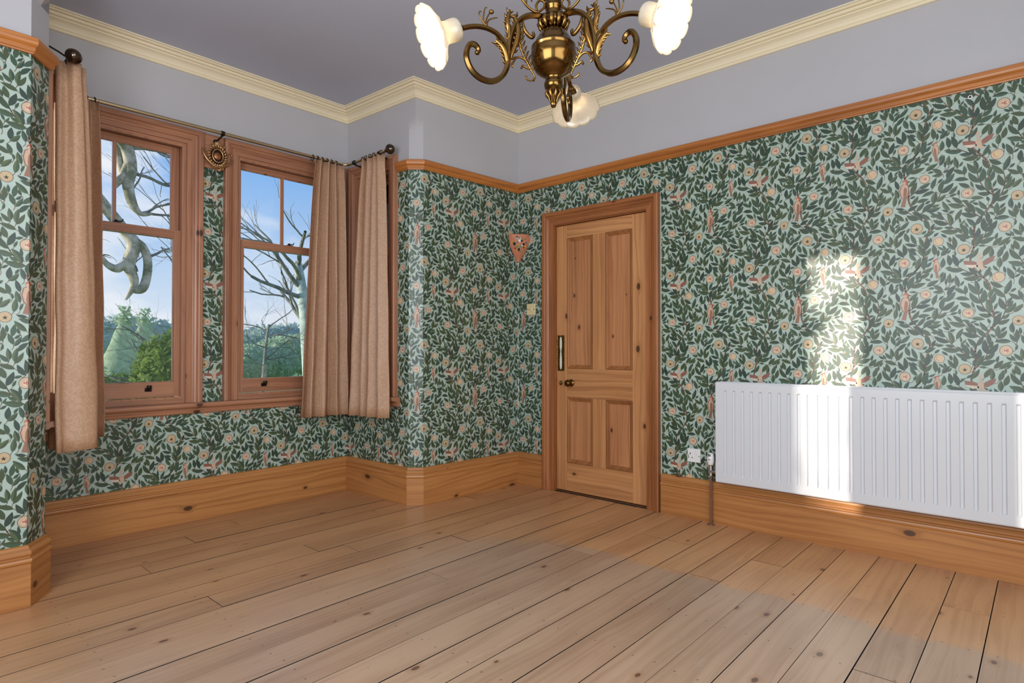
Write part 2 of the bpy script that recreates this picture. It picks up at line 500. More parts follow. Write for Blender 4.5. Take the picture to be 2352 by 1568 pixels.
def grain(fr):
    if abs(fr.d.x) > .4 and abs(fr.d.y) > .4: return 'p' if fr.d.x * fr.d.y > 0 else 'm'
    return 'x' if abs(fr.d.x) > abs(fr.d.y) else 'y'

# ------------------------------------------------------------------ printed wallpaper: own design of trailing leafy stems, round fruit and small birds
TW, TH = 0.515, 0.58
GROUND = s2l((180, 200, 188))
def make_tile():
    rnd = random.Random(11)
    prims = []
    NX, NY = 206, 232
    occ = [bytearray(NX) for _ in range(NY)]
    def cell(x, y): return int((x % TW) / TW * NX) % NX, int((y % TH) / TH * NY) % NY
    def mark(x, y, r, v):
        rr = int(r / 0.0025) + 1; cx, cy = cell(x, y)
        for j in range(-rr, rr + 1):
            for i in range(-rr, rr + 1):
                if (i * i + j * j) * 0.0025 ** 2 <= r * r:
                    q = occ[(cy + j) % NY]; k = (cx + i) % NX
                    if q[k] < v: q[k] = v
    def get(x, y):
        a, b = cell(x, y); return occ[b][a]
    def P(layer, col, pts): prims.append((layer, col, pts))
    BR = [s2l(c) for c in ((122, 84, 58), (98, 66, 48), (168, 128, 96))]
    LF = [s2l(c) for c in ((56, 76, 50), (48, 70, 52), (66, 82, 50), (44, 66, 54), (58, 84, 60))]
    LH = [s2l(c) for c in ((72, 96, 64), (66, 92, 70), (84, 102, 66), (60, 86, 72))]
    def strip(pts, w, layer, col):
        for k in range(len(pts) - 1):
            (x0, y0), (x1, y1) = pts[k], pts[k + 1]
            dx, dy = x1 - x0, y1 - y0; L = math.hypot(dx, dy) or 1e-6
            w0 = w[k] if hasattr(w, '__len__') else w; w1 = w[k + 1] if hasattr(w, '__len__') else w
            nx, ny = -dy / L, dx / L; ex, ey = dx / L * w0 * 0.3, dy / L * w0 * 0.3
            P(layer, col, [(x0 + nx * w0 - ex, y0 + ny * w0 - ey), (x1 + nx * w1 + ex, y1 + ny * w1 + ey), (x1 - nx * w1 + ex, y1 - ny * w1 + ey), (x0 - nx * w0 - ex, y0 - ny * w0 - ey)])
    def disc(x, y, rx, ry, layer, col, n=12, a=0.0, jit=0.0):
        pts = []
        for k in range(n):
            t = 2 * pi * k / n
            j = 1 + jit * rnd.uniform(-1, 1)
            px, py = rx * cos(t) * j, ry * sin(t) * j
            pts.append((x + px * cos(a) - py * sin(a), y + px * sin(a) + py * cos(a)))
        P(layer, col, pts)
    cnt = [0]
    def leaf(x, y, ang, L, W, curl):
        c1, c2 = rnd.choice(LF), rnd.choice(LH)
        cnt[0] += 1; lay = 3 + (cnt[0] % 16) * 0.09
        N = 6; mid = []; hw = []
        for k in range(N + 1):
            t = k / N
            a = ang + curl * t
            if k == 0: mid.append((x, y))
            else: mid.append((mid[-1][0] + cos(a) * L / N, mid[-1][1] + sin(a) * L / N))
            hw.append(W * 0.5 * (sin(pi * min(1, t * 1.0) ** 0.85)) ** 0.9)
        up, dn = [], []
        for k in range(N + 1):
            a = ang + curl * k / N
            nx, ny = -sin(a), cos(a)
            up.append((mid[k][0] + nx * hw[k], mid[k][1] + ny * hw[k])); dn.append((mid[k][0] - nx * hw[k], mid[k][1] - ny * hw[k]))
        for k in range(N):
            A = [mid[k], mid[k + 1], up[k + 1], up[k]]; B = [dn[k], dn[k + 1], mid[k + 1], mid[k]]
            if k == 0: A = [mid[0], mid[1], up[1]]; B = [mid[0], dn[1], mid[1]]
            if k == N - 1: A = [mid[k], mid[N], up[k]]; B = [dn[k], mid[N], mid[k]]
            P(lay, c2 if (x * 977) % 1 > 0.4 else c1, A); P(lay, c1, B)
        return mid, hw
    def try_leaf(x, y, ang, L, W, curl, thr, skip=0.2):
        pts = []
        for k in range(1, 7):
            t = k / 6; a = ang + curl * t * 0.5
            mx, my = x + cos(a) * L * t, y + sin(a) * L * t
            if t < skip: continue
            for s in (-1, 0, 1):
                ww = W * 0.5 * sin(pi * min(t, 0.97)) * s * 1.1
                pts.append((mx - sin(a) * ww, my + cos(a) * ww))
        bad = sum(1 for p in pts if get(*p) >= 2)
        if bad > thr * len(pts): return False
        mid, hw = leaf(x, y, ang, L, W, curl)
        for (mx, my), h in zip(mid, hw): mark(mx, my, max(h * 0.8, 0.0025), 2)
        return True
    # fruit
    fr = []
    for k, (fx, fy, kind) in enumerate(((0.075, 0.09, 0), (0.26, 0.05, 1), (0.42, 0.19, 0), (0.19, 0.255, 2), (0.33, 0.355, 0), (0.06, 0.40, 1), (0.475, 0.45, 2), (0.215, 0.49, 0), (0.385, 0.525, 1))):
        r = rnd.uniform(0.0195, 0.0245)
        disc(fx, fy, r * 1.1, r * 1.1, 5, s2l((120, 88, 66)), 14)
        disc(fx, fy, r, r, 6, s2l(((212, 186, 154), (204, 178, 140), (216, 192, 162))[kind]), 14)
        if kind == 0:
            disc(fx + r * .1, fy - r * .05, r * 0.62, r * 0.5, 7, s2l((232, 206, 178)), 10, 0.5)
            for q in range(9):
                a = 2 * pi * q / 9; rr = r * (0.12 if q % 3 == 0 else 0.36)
                disc(fx + r * .1 + cos(a) * rr, fy + sin(a) * rr * .8, r * 0.13, r * 0.10, 8, s2l((184, 84, 84)), 6)
        elif kind == 1:
            for q in range(5):
                a = 2 * pi * q / 5 + 0.3
                P(7, s2l((78, 78, 46)), [(fx + cos(a) * r * .5, fy - r * .15 + sin(a) * r * .5), (fx + cos(a + .9) * r * .16, fy - r * .15 + sin(a + .9) * r * .16), (fx, fy - r * .15), (fx + cos(a - .9) * r * .16, fy - r * .15 + sin(a - .9) * r * .16)])
        else:
            disc(fx - r * .2, fy + r * .1, r * .5, r * .75, 7, s2l((204, 160, 112)), 10, .4)
            disc(fx - r * .1, fy + r * .1, r * .4, r * .66, 8, s2l((224, 194, 150)), 10, .4)
        mark(fx, fy, r * 1.15, 3); fr.append((fx, fy, r))
    # birds
    def bird_perched(x, y, s, f):
        c1, c2, c3 = s2l((212, 178, 150)), s2l((156, 110, 88)), s2l((188, 96, 70))
        T = lambda pts: [(x + a * s * f, y + b * s) for a, b in pts]
        P(5, c2, T([(-.10, -.55), (.12, -.55), (.02, -1.25), (-.28, -1.2)]))
        P(6, c2, T([(-.26, .45), (-.36, .0), (-.24, -.5), (-.02, -.72), (.20, -.5), (.30, .05), (.24, .42), (.05, .62)]))
        P(7, c1, T([(-.20, .42), (-.29, .0), (-.19, -.44), (-.02, -.62), (.14, -.45), (.23, .05), (.18, .38), (.03, .55)]))
        P(8, c2, T([(.02, .30), (.16, .1), (.12, -.42), (-.04, -.78), (-.1, -.3), (-.06, .1)]))
        disc(x + .04 * s * f, y + .68 * s, .2 * s, .19 * s, 8, c3, 10); disc(x - .02 * s * f, y + .62 * s, .12 * s, .12 * s, 9, c1, 8)
        P(9, s2l((60, 48, 40)), T([(.20, .72), (.42, .66), (.20, .60)]))
        for k in range(8): mark(x, y - 1.1 * s + k * .25 * s, .26 * s, 3)
    def bird_fly(x, y, s):
        c1, c2, c3 = s2l((208, 180, 154)), s2l((148, 96, 78)), s2l((226, 206, 186))
        T = lambda pts: [(x + a * s, y + b * s) for a, b in pts]
        P(6, c2, T([(-.1, .08), (-.35, .22), (-.95, .30), (-.88, -.02), (-.5, -.20), (-.1, -.18)]))
        P(7, c3, T([(-.12, -.08), (-.55, -.04), (-.9, .0), (-.7, -.2), (-.4, -.28), (-.1, -.2)]))
        P(6, c2, T([(.1, .08), (.1, -.18), (.42, -.1), (.75, .12), (.9, .5), (.55, .42), (.3, .25)]))
        P(7, c1, T([(-.16, .16), (-.18, -.2), (.02, -.42), (.2, -.22), (.18, .14), (.02, .3)]))
        P(6, c1, T([(-.07, .2), (.08, .2), (.06, .85), (-.12, .8)]))
        disc(x + .18 * s, y - .36 * s, .14 * s, .13 * s, 8, c1, 8)
        for k in range(8): mark(x - .85 * s + k * .22 * s, y + .06 * s, .22 * s, 3)
        mark(x, y + .5 * s, .12 * s, 3)
    bird_perched(0.335, 0.145, 0.066, 1)
    bird_fly(0.12, 0.325, 0.066)
    bird_perched(0.465, 0.325, 0.046, -1)
    # main stems
    stems = []
    for x0, ph, amp in ((0.13, 0.4, 0.042), (0.385, 2.7, 0.05)):
        pts = [(x0 + amp * sin(2 * pi * k / 36 + ph) + 0.012 * sin(6 * pi * k / 36 + ph), TH * k / 36) for k in range(37)]
        strip(pts, 0.0042, 1, BR[1]); strip([(a + .0006, b) for a, b in pts], 0.0012, 2, BR[2])
        for a, b in pts: mark(a, b, 0.0035, 1)
        stems.append(pts)
    # side branches with alternating leaves
    for si, pts in enumerate(stems):
        for j in range(1, 36, 3):
            side = 1 if (j // 3) % 2 == 0 else -1
            x, y = pts[j]
            a = pi / 2 - side * rnd.uniform(0.85, 1.25)
            n = rnd.randint(7, 12); br = [(x, y)]
            cv = side * rnd.uniform(0.03, 0.13)
            for k in range(n):
                a += cv
                nx_, ny_ = br[-1][0] + cos(a) * 0.0145, br[-1][1] + sin(a) * 0.0145
                if get(nx_, ny_) >= 2: break
                br.append((nx_, ny_))
            if len(br) < 4: continue
            strip(br, [0.0027 - 0.0010 * k / len(br) for k in range(len(br))], 2, BR[k % 2])
            for q in br: mark(q[0], q[1], .0022, 1)
            for k in range(1, len(br)):
                ba = math.atan2(br[k][1] - br[k - 1][1], br[k][0] - br[k - 1][0])
                sd = 1 if k % 2 else -1
                for sd2 in (sd, -sd) if k % 3 == 0 else (sd,):
                    for L, W in ((rnd.uniform(.062, .076), rnd.uniform(.022, .027)), (.052, .020), (.038, .015)):
                        if try_leaf(br[k][0], br[k][1], ba + sd2 * rnd.uniform(.55, .95), L, W, -sd2 * rnd.uniform(.2, .8), 0.03, .15): break
            try_leaf(br[-1][0], br[-1][1], a, .058, .019, 0.25, 0.05, .1)
    # leaves that spring from the main stems, then short leafy twigs in the gaps
    for pts in stems:
        for j in range(0, 36, 2):
            for sd in (-1, 1):
                try_leaf(pts[j][0], pts[j][1], pi / 2 + sd * rnd.uniform(.5, 1.0), .058, .019, -sd * .4, .04, .15)
    for k in range(11000):
        x, y = rnd.uniform(0, TW), rnd.uniform(0, TH)
        a = pi / 2 + rnd.uniform(-1.5, 1.5)
        big = k < 6000
        L, W = (rnd.uniform(.050, .064), rnd.uniform(.019, .023)) if big else (rnd.uniform(.026, .036), rnd.uniform(.010, .013))
        if get(x, y) <= 1 and try_leaf(x, y, a, L, W, rnd.uniform(-.7, .7), 0.0, .1):
            strip([(x, y), (x - cos(a - .2) * .010, y - sin(a - .2) * .010), (x - cos(a - .5) * .022, y - sin(a - .5) * .022)], .0012, 2, BR[0])
            sd = rnd.choice((-1, 1))
            try_leaf(x - cos(a) * .006, y - sin(a) * .006, a + sd * rnd.uniform(.8, 1.1), L * .9, W * .9, -sd * .4, 0.04, .2)
    return prims
TILE = make_tile()
_bb = [(min(p[0] for p in pr[2]), max(p[0] for p in pr[2]), min(p[1] for p in pr[2]), max(p[1] for p in pr[2])) for pr in TILE]

def clip_poly(pts, u0, u1, z0, z1):
    for ax, lim, sg in ((0, u0, 1), (0, u1, -1), (1, z0, 1), (1, z1, -1)):
        out = []
        n = len(pts)
        for i in range(n):
            a, b = pts[i], pts[(i + 1) % n]
            ia = (a[ax] - lim) * sg >= 0; ib = (b[ax] - lim) * sg >= 0
            if ia: out.append(a)
            if ia != ib:
                t = (lim - a[ax]) / (b[ax] - a[ax])
                out.append((a[0] + (b[0] - a[0]) * t, a[1] + (b[1] - a[1]) * t))
        pts = out
        if len(pts) < 3: return None
    return pts

def print_paper(mb, fr, rects, u_shift):
    for (u0, u1, z0, z1) in rects:
        for i in range(int((u0 + u_shift) // TW) - 1, int((u1 + u_shift) // TW) + 2):
            for j in range(int(z0 // TH) - 1, int(z1 // TH) + 2):
                ox, oz = i * TW - u_shift, j * TH
                for (layer, col, pts), bb in zip(TILE, _bb):
                    a, b, c, d = bb[0] + ox, bb[1] + ox, bb[2] + oz, bb[3] + oz
                    if b <= u0 or a >= u1 or d <= z0 or c >= z1: continue
                    q = [(p[0] + ox, p[1] + oz) for p in pts]
                    if a < u0 or b > u1 or c < z0 or d > z1:
                        q = clip_poly(q, u0, u1, z0, z1)
                        if not q: continue
                    o = 0.00025 * layer
                    mb.poly([fr(x, o, z) for x, z in q], 1, col)

# ------------------------------------------------------------------ walls
ZH, ZS = 2.365, 0.74       # window heads and sill top
WIN = {}                    # wall -> list of (u0,u1)
fw = F['bay_window']; fr_ = F['bay_right']; fl_ = F['bay_left']
WIN['bay_window'] = [(0.70 - 0.605, 1.43 - 0.605), (1.745 - 0.605, 2.470 - 0.605)]
WIN['bay_right'] = [(0.13, 0.51)]
WIN['bay_left'] = [(3.51 - 3.325, 3.89 - 3.325)]
OPEN = {k: [(a, b, ZS, ZH) for a, b in v] for k, v in WIN.items()}
DU0, DU1 = 3.17 - 2.805, 3.17 - 2.010
OPEN['right'] = [(DU0, DU1, 0.0, 2.022)]
OPEN['left'] = [(1.15 + 1.74, 1.15 + 2.12, 0.8, 2.30), (1.15 + 2.70, 1.15 + 3.07, 0.8, 2.30), (1.15 - 0.1, 1.15 + 1.5, 0.85, 2.35)]  # narrow openings shaped for the sun patches, wide one added for fill
OPEN['front'] = [(2.22, 4.42, 0.75, 2.45)]  # unseen opening added for the front fill lamp
RECTS = {
 'right': [(0, 0.27, .24, 2.34), (0.27, 1.265, 2.09, 2.34), (1.265, 4.32, .24, 2.34)],
 'back': [(0, F['back'].L, .24, 2.34)],
 'right_chamfer': [(0, F['right_chamfer'].L, .24, 2.34)],
 'left_chamfer': [(0, F['left_chamfer'].L, .24, 2.34)],
 'left_pier': [(0.3, F['left_pier'].L, .24, 2.34)],
 'bay_window': [(0, F['bay_window'].L, .24, .69), (0.915, 1.055, .70, 2.34)],
 'bay_right': [(0, F['bay_right'].L, .24, .69), (0.60, F['bay_right'].L, .69, 2.34)],
 'bay_left': [(0, F['bay_left'].L, .24, .69), (0, 0.09, .69, 2.34)],
}
acc = 0.13
for i, n in enumerate(WN):
    fr = F[n]; op = OPEN.get(n, [])
    mb = MB()
    outer0, outer1 = mitre(PTS, i, -RT), mitre(PTS, i + 1, -RT)
    us = sorted({0.0, fr.L, *[v for o in op for v in o[:2]]})
    zs = sorted({0.0, ZR, ZC, *[v for o in op for v in o[2:]]})
    def outp(u, z):
        if u <= 0: p = outer0
        elif u >= fr.L: p = outer1
        else: p = fr.a + fr.d * u - fr.n * RT
        return (p.x, p.y, z)
    def isopen(u, z): return any(o[0] < u < o[1] and o[2] < z < o[3] for o in op)
    for a, b in zip(us, us[1:]):
        for c, d in zip(zs, zs[1:]):
            if isopen((a + b) / 2, (c + d) / 2): continue
            mb.poly([fr(a, 0, c), fr(b, 0, c), fr(b, 0, d), fr(a, 0, d)], 1 if d <= ZR + 1e-6 else 0, GROUND)
            mb.poly([outp(a, c), outp(b, c), outp(b, d), outp(a, d)], 0)
    for o in op:
        for (p, q) in (((o[0], o[2]), (o[0], o[3])), ((o[0], o[3]), (o[1], o[3])), ((o[1], o[3]), (o[1], o[2])), ((o[1], o[2]), (o[0], o[2]))):
            if p[1] == 0 and q[1] == 0: continue
            mb.poly([fr(p[0], 0, p[1]), fr(q[0], 0, q[1]), outp(q[0], q[1]), outp(p[0], p[1])], 0)
    if n == 'right_chamfer':   # the chamfer stops below the ceiling and the corner turns square
        S = Vector((2.6245, 3.2405))
        A3 = Vector(PTS[6]); B3 = Vector(PTS[7])
        lv = [(2.56 + .14 * k / 8, (k / 8) ** 2 * (3 - 2 * k / 8) * .99 + .01) for k in range(9)] + [(ZC, 1.0)]
        mid = (A3 + B3) / 2
        rows = []
        for z, t in lv:
            p = mid.lerp(S, t)
            rows.append([(A3.x, A3.y, z), (p.x, p.y, z), (B3.x, B3.y, z)])
        for k in range(len(rows) - 1):
            for q in (0, 1):
                mb.poly([rows[k][q], rows[k][q + 1], rows[k + 1][q + 1], rows[k + 1][q]], 0)
    if n == 'left_chamfer':
        A3 = Vector(PTS[2]); B3 = Vector(PTS[3]); S = Vector((0.605, 3.20)); mid = (A3 + B3) / 2
        rows = [[(A3.x, A3.y, z), (*mid.lerp(S, t), z), (B3.x, B3.y, z)] for z, t in ((2.575, 0), (2.63, .6), (2.68, 1), (ZC, 1))]
        for k in range(len(rows) - 1):
            for q in (0, 1): mb.poly([rows[k][q], rows[k][q + 1], rows[k + 1][q + 1], rows[k + 1][q]], 0)
    if n in RECTS: print_paper(mb, fr, RECTS[n], acc)
    if n == 'right':   # the paper has shrunk away from the corner: a torn white line
        rr = random.Random(3); z = 0.30
        while z < 2.32:
            h = rr.uniform(0.02, 0.07)
            if rr.random() < 0.72 and not 1.76 < z < 1.99:
                w = rr.uniform(.005, .009)
                mb.poly([fr(.0005, .0032, z), fr(w, .0032, z + h * .2), fr(w * .8, .0032, z + h), fr(.0005, .0032, z + h * .9)], 2)
            z += h
    acc += fr.L
    o = mb.build('wall_' + n, [M['paint'], M['paper'], M['plaster_white']], recalc=False, color=True)
    tag(o, kind='structure')

# ceiling and floor
def slab(name, pts, z0, z1, mat):
    mb = MB()
    mb.poly([(x, y, z0) for x, y in pts]); mb.poly([(x, y, z1) for x, y in pts][::-1])
    for i in range(len(pts)):
        a, b = pts[i], pts[(i + 1) % len(pts)]
        mb.poly([(a[0], a[1], z0), (b[0], b[1], z0), (b[0], b[1], z1), (a[0], a[1], z1)])
    return mb.build(name, mat)
outerP = [tuple(mitre(PTS, j, -RT)) for j in range(NP)]
tag(slab('ceiling', outerP, ZC, ZC + 0.1, M['ceil']), kind='structure')
floor = slab('floor', outerP, -0.12, -0.028, M['subfloor'])
tag(floor, kind='structure')

# floorboards: rows along X, butt jointed, each one an object
PITCH, Y0B = 0.160, 0.178
rb = random.Random(21)
def board(x0, x1, ya, yb):
    mb = MB(); bv = 0.0
    zt = rb.uniform(-0.0012, 0.0008)
    A = [(ya, -0.026), (ya, zt), (yb, zt), (yb, -0.026)]
    r0 = [(x0, y, z) for y, z in A]; r1 = [(x1, y, z) for y, z in A]
    mb.grid([r0, r1], mat=1, smooth=False, close_u=True); mb.poly(r0, 1); mb.poly(r1, 1)
    mb.m[1] = 0
    o = mb.build('floorboard', [M['floor'], M['dark']], floor)
    return o
fixed = {6: [2.72], 7: [2.72], 4: [3.11], 5: [3.11], 8: [3.11, 1.07], 9: [3.11], 10: [2.62], 11: [2.62], 12: [1.9], 15: [1.07], 14: [2.35], 3: [1.5], 17: [1.7], 19: [1.0]}
for k in range(-8, 24):
    ya = Y0B + PITCH * k; yb = ya + PITCH
    ya2, yb2 = ya + rb.uniform(.0010, .0024), yb - rb.uniform(.0010, .0024)
    ya2 = max(ya2, -1.148); yb2 = min(yb2, 4.018)
    if yb2 - ya2 < 0.02: continue
    m = (ya2 + yb2) / 2
    if m < 3.20: xa, xb = -0.998, 3.618
    elif m < 3.4: xa, xb = 0.56, 2.67
    else: xa, xb = 0.60, 2.615
    cuts = sorted([xa, xb] + [c for c in fixed.get(k, [rb.uniform(-0.2, 3.2)]) if xa + .1 < c < xb - .1])
    for p, q in zip(cuts, cuts[1:]):
        board(p + .0008, q - .0008, ya2, yb2)

# ------------------------------------------------------------------ swept trims along the walls
def sweep_run(name, P, i, prof, mat, u0=None, u1=None, kind='structure', parent=None, closed=True):
    """one straight length of moulding on segment i; mitred at the ends unless cut at u0 / u1"""
    a, d, n, L = seg_dn(P, i)
    rows = []
    for end in (0, 1):
        r = []
        for off, z in prof:
            cut = u0 if end == 0 else u1
            if cut is not None: p = a + d * cut + n * off
            else: p = mitre(P, i + end, off, closed)
            r.append((p.x, p.y, z))
        rows.append(r)
    mb = MB(); mb.grid(rows, smooth=False)
    # back face and end caps
    mb.poly(rows[0]); mb.poly(rows[1])
    mb.poly([rows[0][0], rows[1][0], rows[1][-1], rows[0][-1]])
    o = mb.build(name, mat, parent)
    if kind and parent is None: tag(o, kind=kind)
    return o
SK = [(.0005, 0), (.022, 0), (.022, .182), (.0265, .187), (.0285, .196), (.0265, .203), (.018, .206), (.018, .213), (.0235, .219), (.0235, .229), (.019, .236), (.012, .243), (.011, .252), (.0005, .257)]
def wood_for(kind, n): return M[kind + '_' + grain(F[n])]
for i, n in enumerate(WN):
    if n == 'right':
        sweep_run('baseboard_right', PTS, i, SK, M['skirt_y'], u1=3.17 - 2.905)
        sweep_run('baseboard_right_long', PTS, i, SK, M['skirt_y'], u0=3.17 - 1.905)
    else:
        sweep_run('baseboard_' + n, PTS, i, SK, wood_for('skirt', n))
PR = [(.0005, 2.325), (.012, 2.325), (.013, 2.331), (.018, 2.334), (.022, 2.343), (.022, 2.350), (.027, 2.353), (.034, 2.360), (.036, 2.370), (.036, 2.386), (.030, 2.391), (.0005, 2.392)]
tn = 0
for i, n in enumerate(WN):
    if n in ('bay_window', 'bay_left'): continue
    tn += 1
    kw = {}
    if n == 'bay_right': kw = dict(u0=0.605)
    if n == 'left_chamfer': kw = {}
    o = sweep_run('trim_%d' % tn, PTS, i, PR, wood_for('rail', n), **kw)
    o['label'] = 'pine picture rail moulding'
# cornice follows the square corners
CP = [PTS[0], PTS[1], (0.605, 3.20), (0.605, 4.02), PTS[5], (2.6245, 3.2405), PTS[8], PTS[9]]
zc = ZC - .0005
CR = [(.0005, zc - .095), (.013, zc - .095), (.017, zc - .091), (.017, zc - .084), (.010, zc - .083), (.010, zc - .079), (.016, zc - .077), (.022, zc - .063), (.032, zc - .052), (.046, zc - .045), (.054, zc - .043), (.054, zc - .039), (.048, zc - .038), (.048, zc - .033), (.060, zc - .032), (.067, zc - .028), (.070, zc - .022), (.062, zc - .020), (.062, zc - .016), (.078, zc - .015), (.084, zc - .011), (.085, zc - .008), (.098, zc - .007), (.098, zc), (.0005, zc)]
for i in range(len(CP)):
    tn += 1
    o = sweep_run('trim_%d' % tn, CP, i, CR, M['cornice'])
    o['label'] = 'cream moulded plaster cornice'

# ------------------------------------------------------------------ architrave helper (three mitred lengths round an opening)
AR = [(-.002, .0005), (-.002, .014), (.026, .014), (.029, .019), (.034, .019), (.036, .015), (.040, .016), (.047, .022), (.056, .026), (.062, .026), (.063, .031), (.067, .036), (.072, .038), (.090, .038), (.096, .034), (.098, .0005)]
def architrave(fr, u0, u1, z0, z1, prof, kind, parent, sc=1.0, sides=(1, 1, 1)):
    g = grain(fr)
    def pt(side, w, h, t):
        w *= sc
        if side == 0: return fr(u0 - w, h, (z1 + w) if t else z0)
        if side == 2: return fr(u1 + w, h, (z1 + w) if t else z0)
        return fr((u1 + w) if t else (u0 - w), h, z1 + w)
    for side in (0, 1, 2):
        if not sides[side]: continue
        r0 = [pt(side, w, h, 0) for w, h in prof]; r1 = [pt(side, w, h, 1) for w, h in prof]
        mb = MB(); mb.grid([r0, r1], smooth=False)
        mb.poly(r0); mb.poly(r1); mb.poly([r0[0], r1[0], r1[-1], r0[-1]])
        mb.build('architrave', M[kind + '_' + (g if side == 1 else 'z')], parent)

# ------------------------------------------------------------------ sash windows
def fbox(fr, u0, u1, o0, o1, z0, z1):
    mb = MB(); mb.box((u0, o0, z0), (u1, o1, z1), M=fr); return mb
def sash_window(no, wall, u0, u1, bar=True, sc=1.0, lifts=(0.5,), label=None, st=0.040):
    fr = F[wall]; g = grain(fr)
    wroot = fr((u0 + u1) / 2, 0, ZS)
    root = empty('window_%d' % no, wroot); tag(root, label, kind='structure')
    H, V = M['frame_' + g], M['frame_z']
    architrave(fr, u0, u1, ZS + .001, ZH, AR, 'frame', root, sc)
    e = 0.0006
    # lining boards (box frame) and outer sill
    li = .012
    for a, b in ((u0 + e, u0 + li), (u1 - li, u1 - e)):
        fbox(fr, a, b, -.15, -.001, ZS + .001, ZH - e).build('frame_lining', V, root)
    fbox(fr, u0 + li, u1 - li, -.15, -.001, ZH - li, ZH - e).build('frame_lining', H, root)
    fbox(fr, u0 + li, u1 - li, -.155, -.001, ZS + .001, ZS + .028).build('inner_sill', H, root)
    fbox(fr, u0 - .03, u1 + .03, -.20, -.151, ZS - .05, ZS + .018).build('outer_sill', H, root)
    a0, a1 = u0 + li, u1 - li
    # staff bead
    mbb = MB()
    mbb.box((a0, -.022, ZS + .028), (a0 + .011, -.004, ZH - li), M=fr); mbb.box((a1 - .011, -.022, ZS + .028), (a1, -.004, ZH - li), M=fr)
    mbb.box((a0 + .011, -.022, ZH - li - .011), (a1 - .011, -.004, ZH - li), M=fr); mbb.box((a0 + .011, -.022, ZS + .028), (a1 - .011, -.004, ZS + .041), M=fr)
    mbb.build('staff_bead', V, root)
    # dark pulley channels beside the lower sash are left open; lower sash
    ZM = 1.795
    b0, b1 = a0 + .004, a1 - .004
    def sash(name, o0, o1, z0, z1, top, bot, with_bar):
        s = empty(name, wroot, root)
        fbox(fr, b0, b0 + st, o0, o1, z0, z1).build('stile', V, s)
        fbox(fr, b1 - st, b1, o0, o1, z0, z1).build('stile', V, s)
        fbox(fr, b0 + st, b1 - st, o0, o1, z1 - top, z1).build('top_rail', H, s)
        fbox(fr, b0 + st, b1 - st, o0, o1, z0, z0 + bot).build('bottom_rail', H, s)
        om = (o0 + o1) / 2
        fbox(fr, b0 + st - .004, b1 - st + .004, om - .002, om + .002, z0 + bot - .004, z1 - top + .004).build('glass_pane', M['glass'], s)
        # glazing moulding
        q = MB(); m_ = .007
        for (c0, c1, d0, d1) in ((b0 + st, b0 + st + m_, z0 + bot, z1 - top), (b1 - st - m_, b1 - st, z0 + bot, z1 - top), (b0 + st + m_, b1 - st - m_, z0 + bot, z0 + bot + m_), (b0 + st + m_, b1 - st - m_, z1 - top - m_, z1 - top)):
            q.box((c0, om + .003, d0), (c1, o1 - .004, d1), M=fr)
        q.build('glazing_bead', V, s)
        if with_bar:
            um = (b0 + b1) / 2
            q = MB(); q.box((um - .008, om + .0025, z0 + bot), (um + .008, o1 - .003, z1 - top), M=fr); q.box((um - .008, o0 + .003, z0 + bot), (um + .008, om - .0025, z1 - top), M=fr)
            q.build('glazing_bar', V, s)
        return s
    sash('upper_sash', -.118, -.080, ZM - .022, ZH - li - .003, .040, .044, bar)
    lo = sash('lower_sash', -.072, -.030, ZS + .043, ZM + .022, .044, .088, False)
    # brass sash lifts on the bottom rail and a fastener on the meeting rail
    for k in lifts:
        uc = b0 + (b1 - b0) * k; zb = ZS + .043 + .052
        q = MB()
        q.box((uc - .019, -.030, zb - .016), (uc + .019, -.026, zb + .006), M=fr)
        pts = [fr(uc, -.028, zb - .004), fr(uc, -.014, zb + .002), fr(uc, -.006, zb + .012), fr(uc, -.008, zb + .022)]
        q.tube(pts, [.012, .011, .012, .010], 8, flat=1.2)
        q.build('sash_lift', M['black'], root)
    um = b0 + (b1 - b0) * (0.55 if no == 2 else 0.5)
    q = MB(); q.box((um - .022, -.066, ZM + .022), (um + .022, -.036, ZM + .027), M=fr)
    q.lathe([(.009, 0), (.011, .008), (.006, .014), (.0, .016)], fr(um, -.052, ZM + .027), seg=10)
    q.tube([fr(um, -.052, ZM + .033), fr(um + .03, -.05, ZM + .036), fr(um + .036, -.05, ZM + .05)], [.004, .004, .003], 6)
    q.build('sash_fastener', M['black'], root)
    return root
sash_window(1, 'bay_window', *WIN['bay_window'][0], sc=0.95, lifts=(0.27, 0.74))
sash_window(2, 'bay_window', *WIN['bay_window'][1], sc=0.93, lifts=(0.27, 0.74))
sash_window(3, 'bay_right', *WIN['bay_right'][0], bar=False, sc=0.9, st=.034, lifts=(0.5,))
sash_window(4, 'bay_left', *WIN['bay_left'][0], bar=False, sc=0.8, st=.034, lifts=(0.5,))
# simple frames for the unseen openings added for fill light and sun
no = 5
for wn_, lst in (('left', OPEN['left']), ('front', OPEN['front'])):
    for (a, b, c, d) in lst:
        fr = F[wn_]; root = empty('window_%d' % no, fr((a + b) / 2, 0, c)); tag(root, kind='structure'); no += 1
        for q in ((a, a + .05, c, d), (b - .05, b, c, d), (a + .05, b - .05, c, c + .06), (a + .05, b - .05, d - .05, d)):
            fbox(fr, q[0], q[1], -.085, -.045, q[2], q[3]).build('frame_rail', M['frame_z'], root)
        architrave(fr, a, b, c, d, AR, 'frame', root)

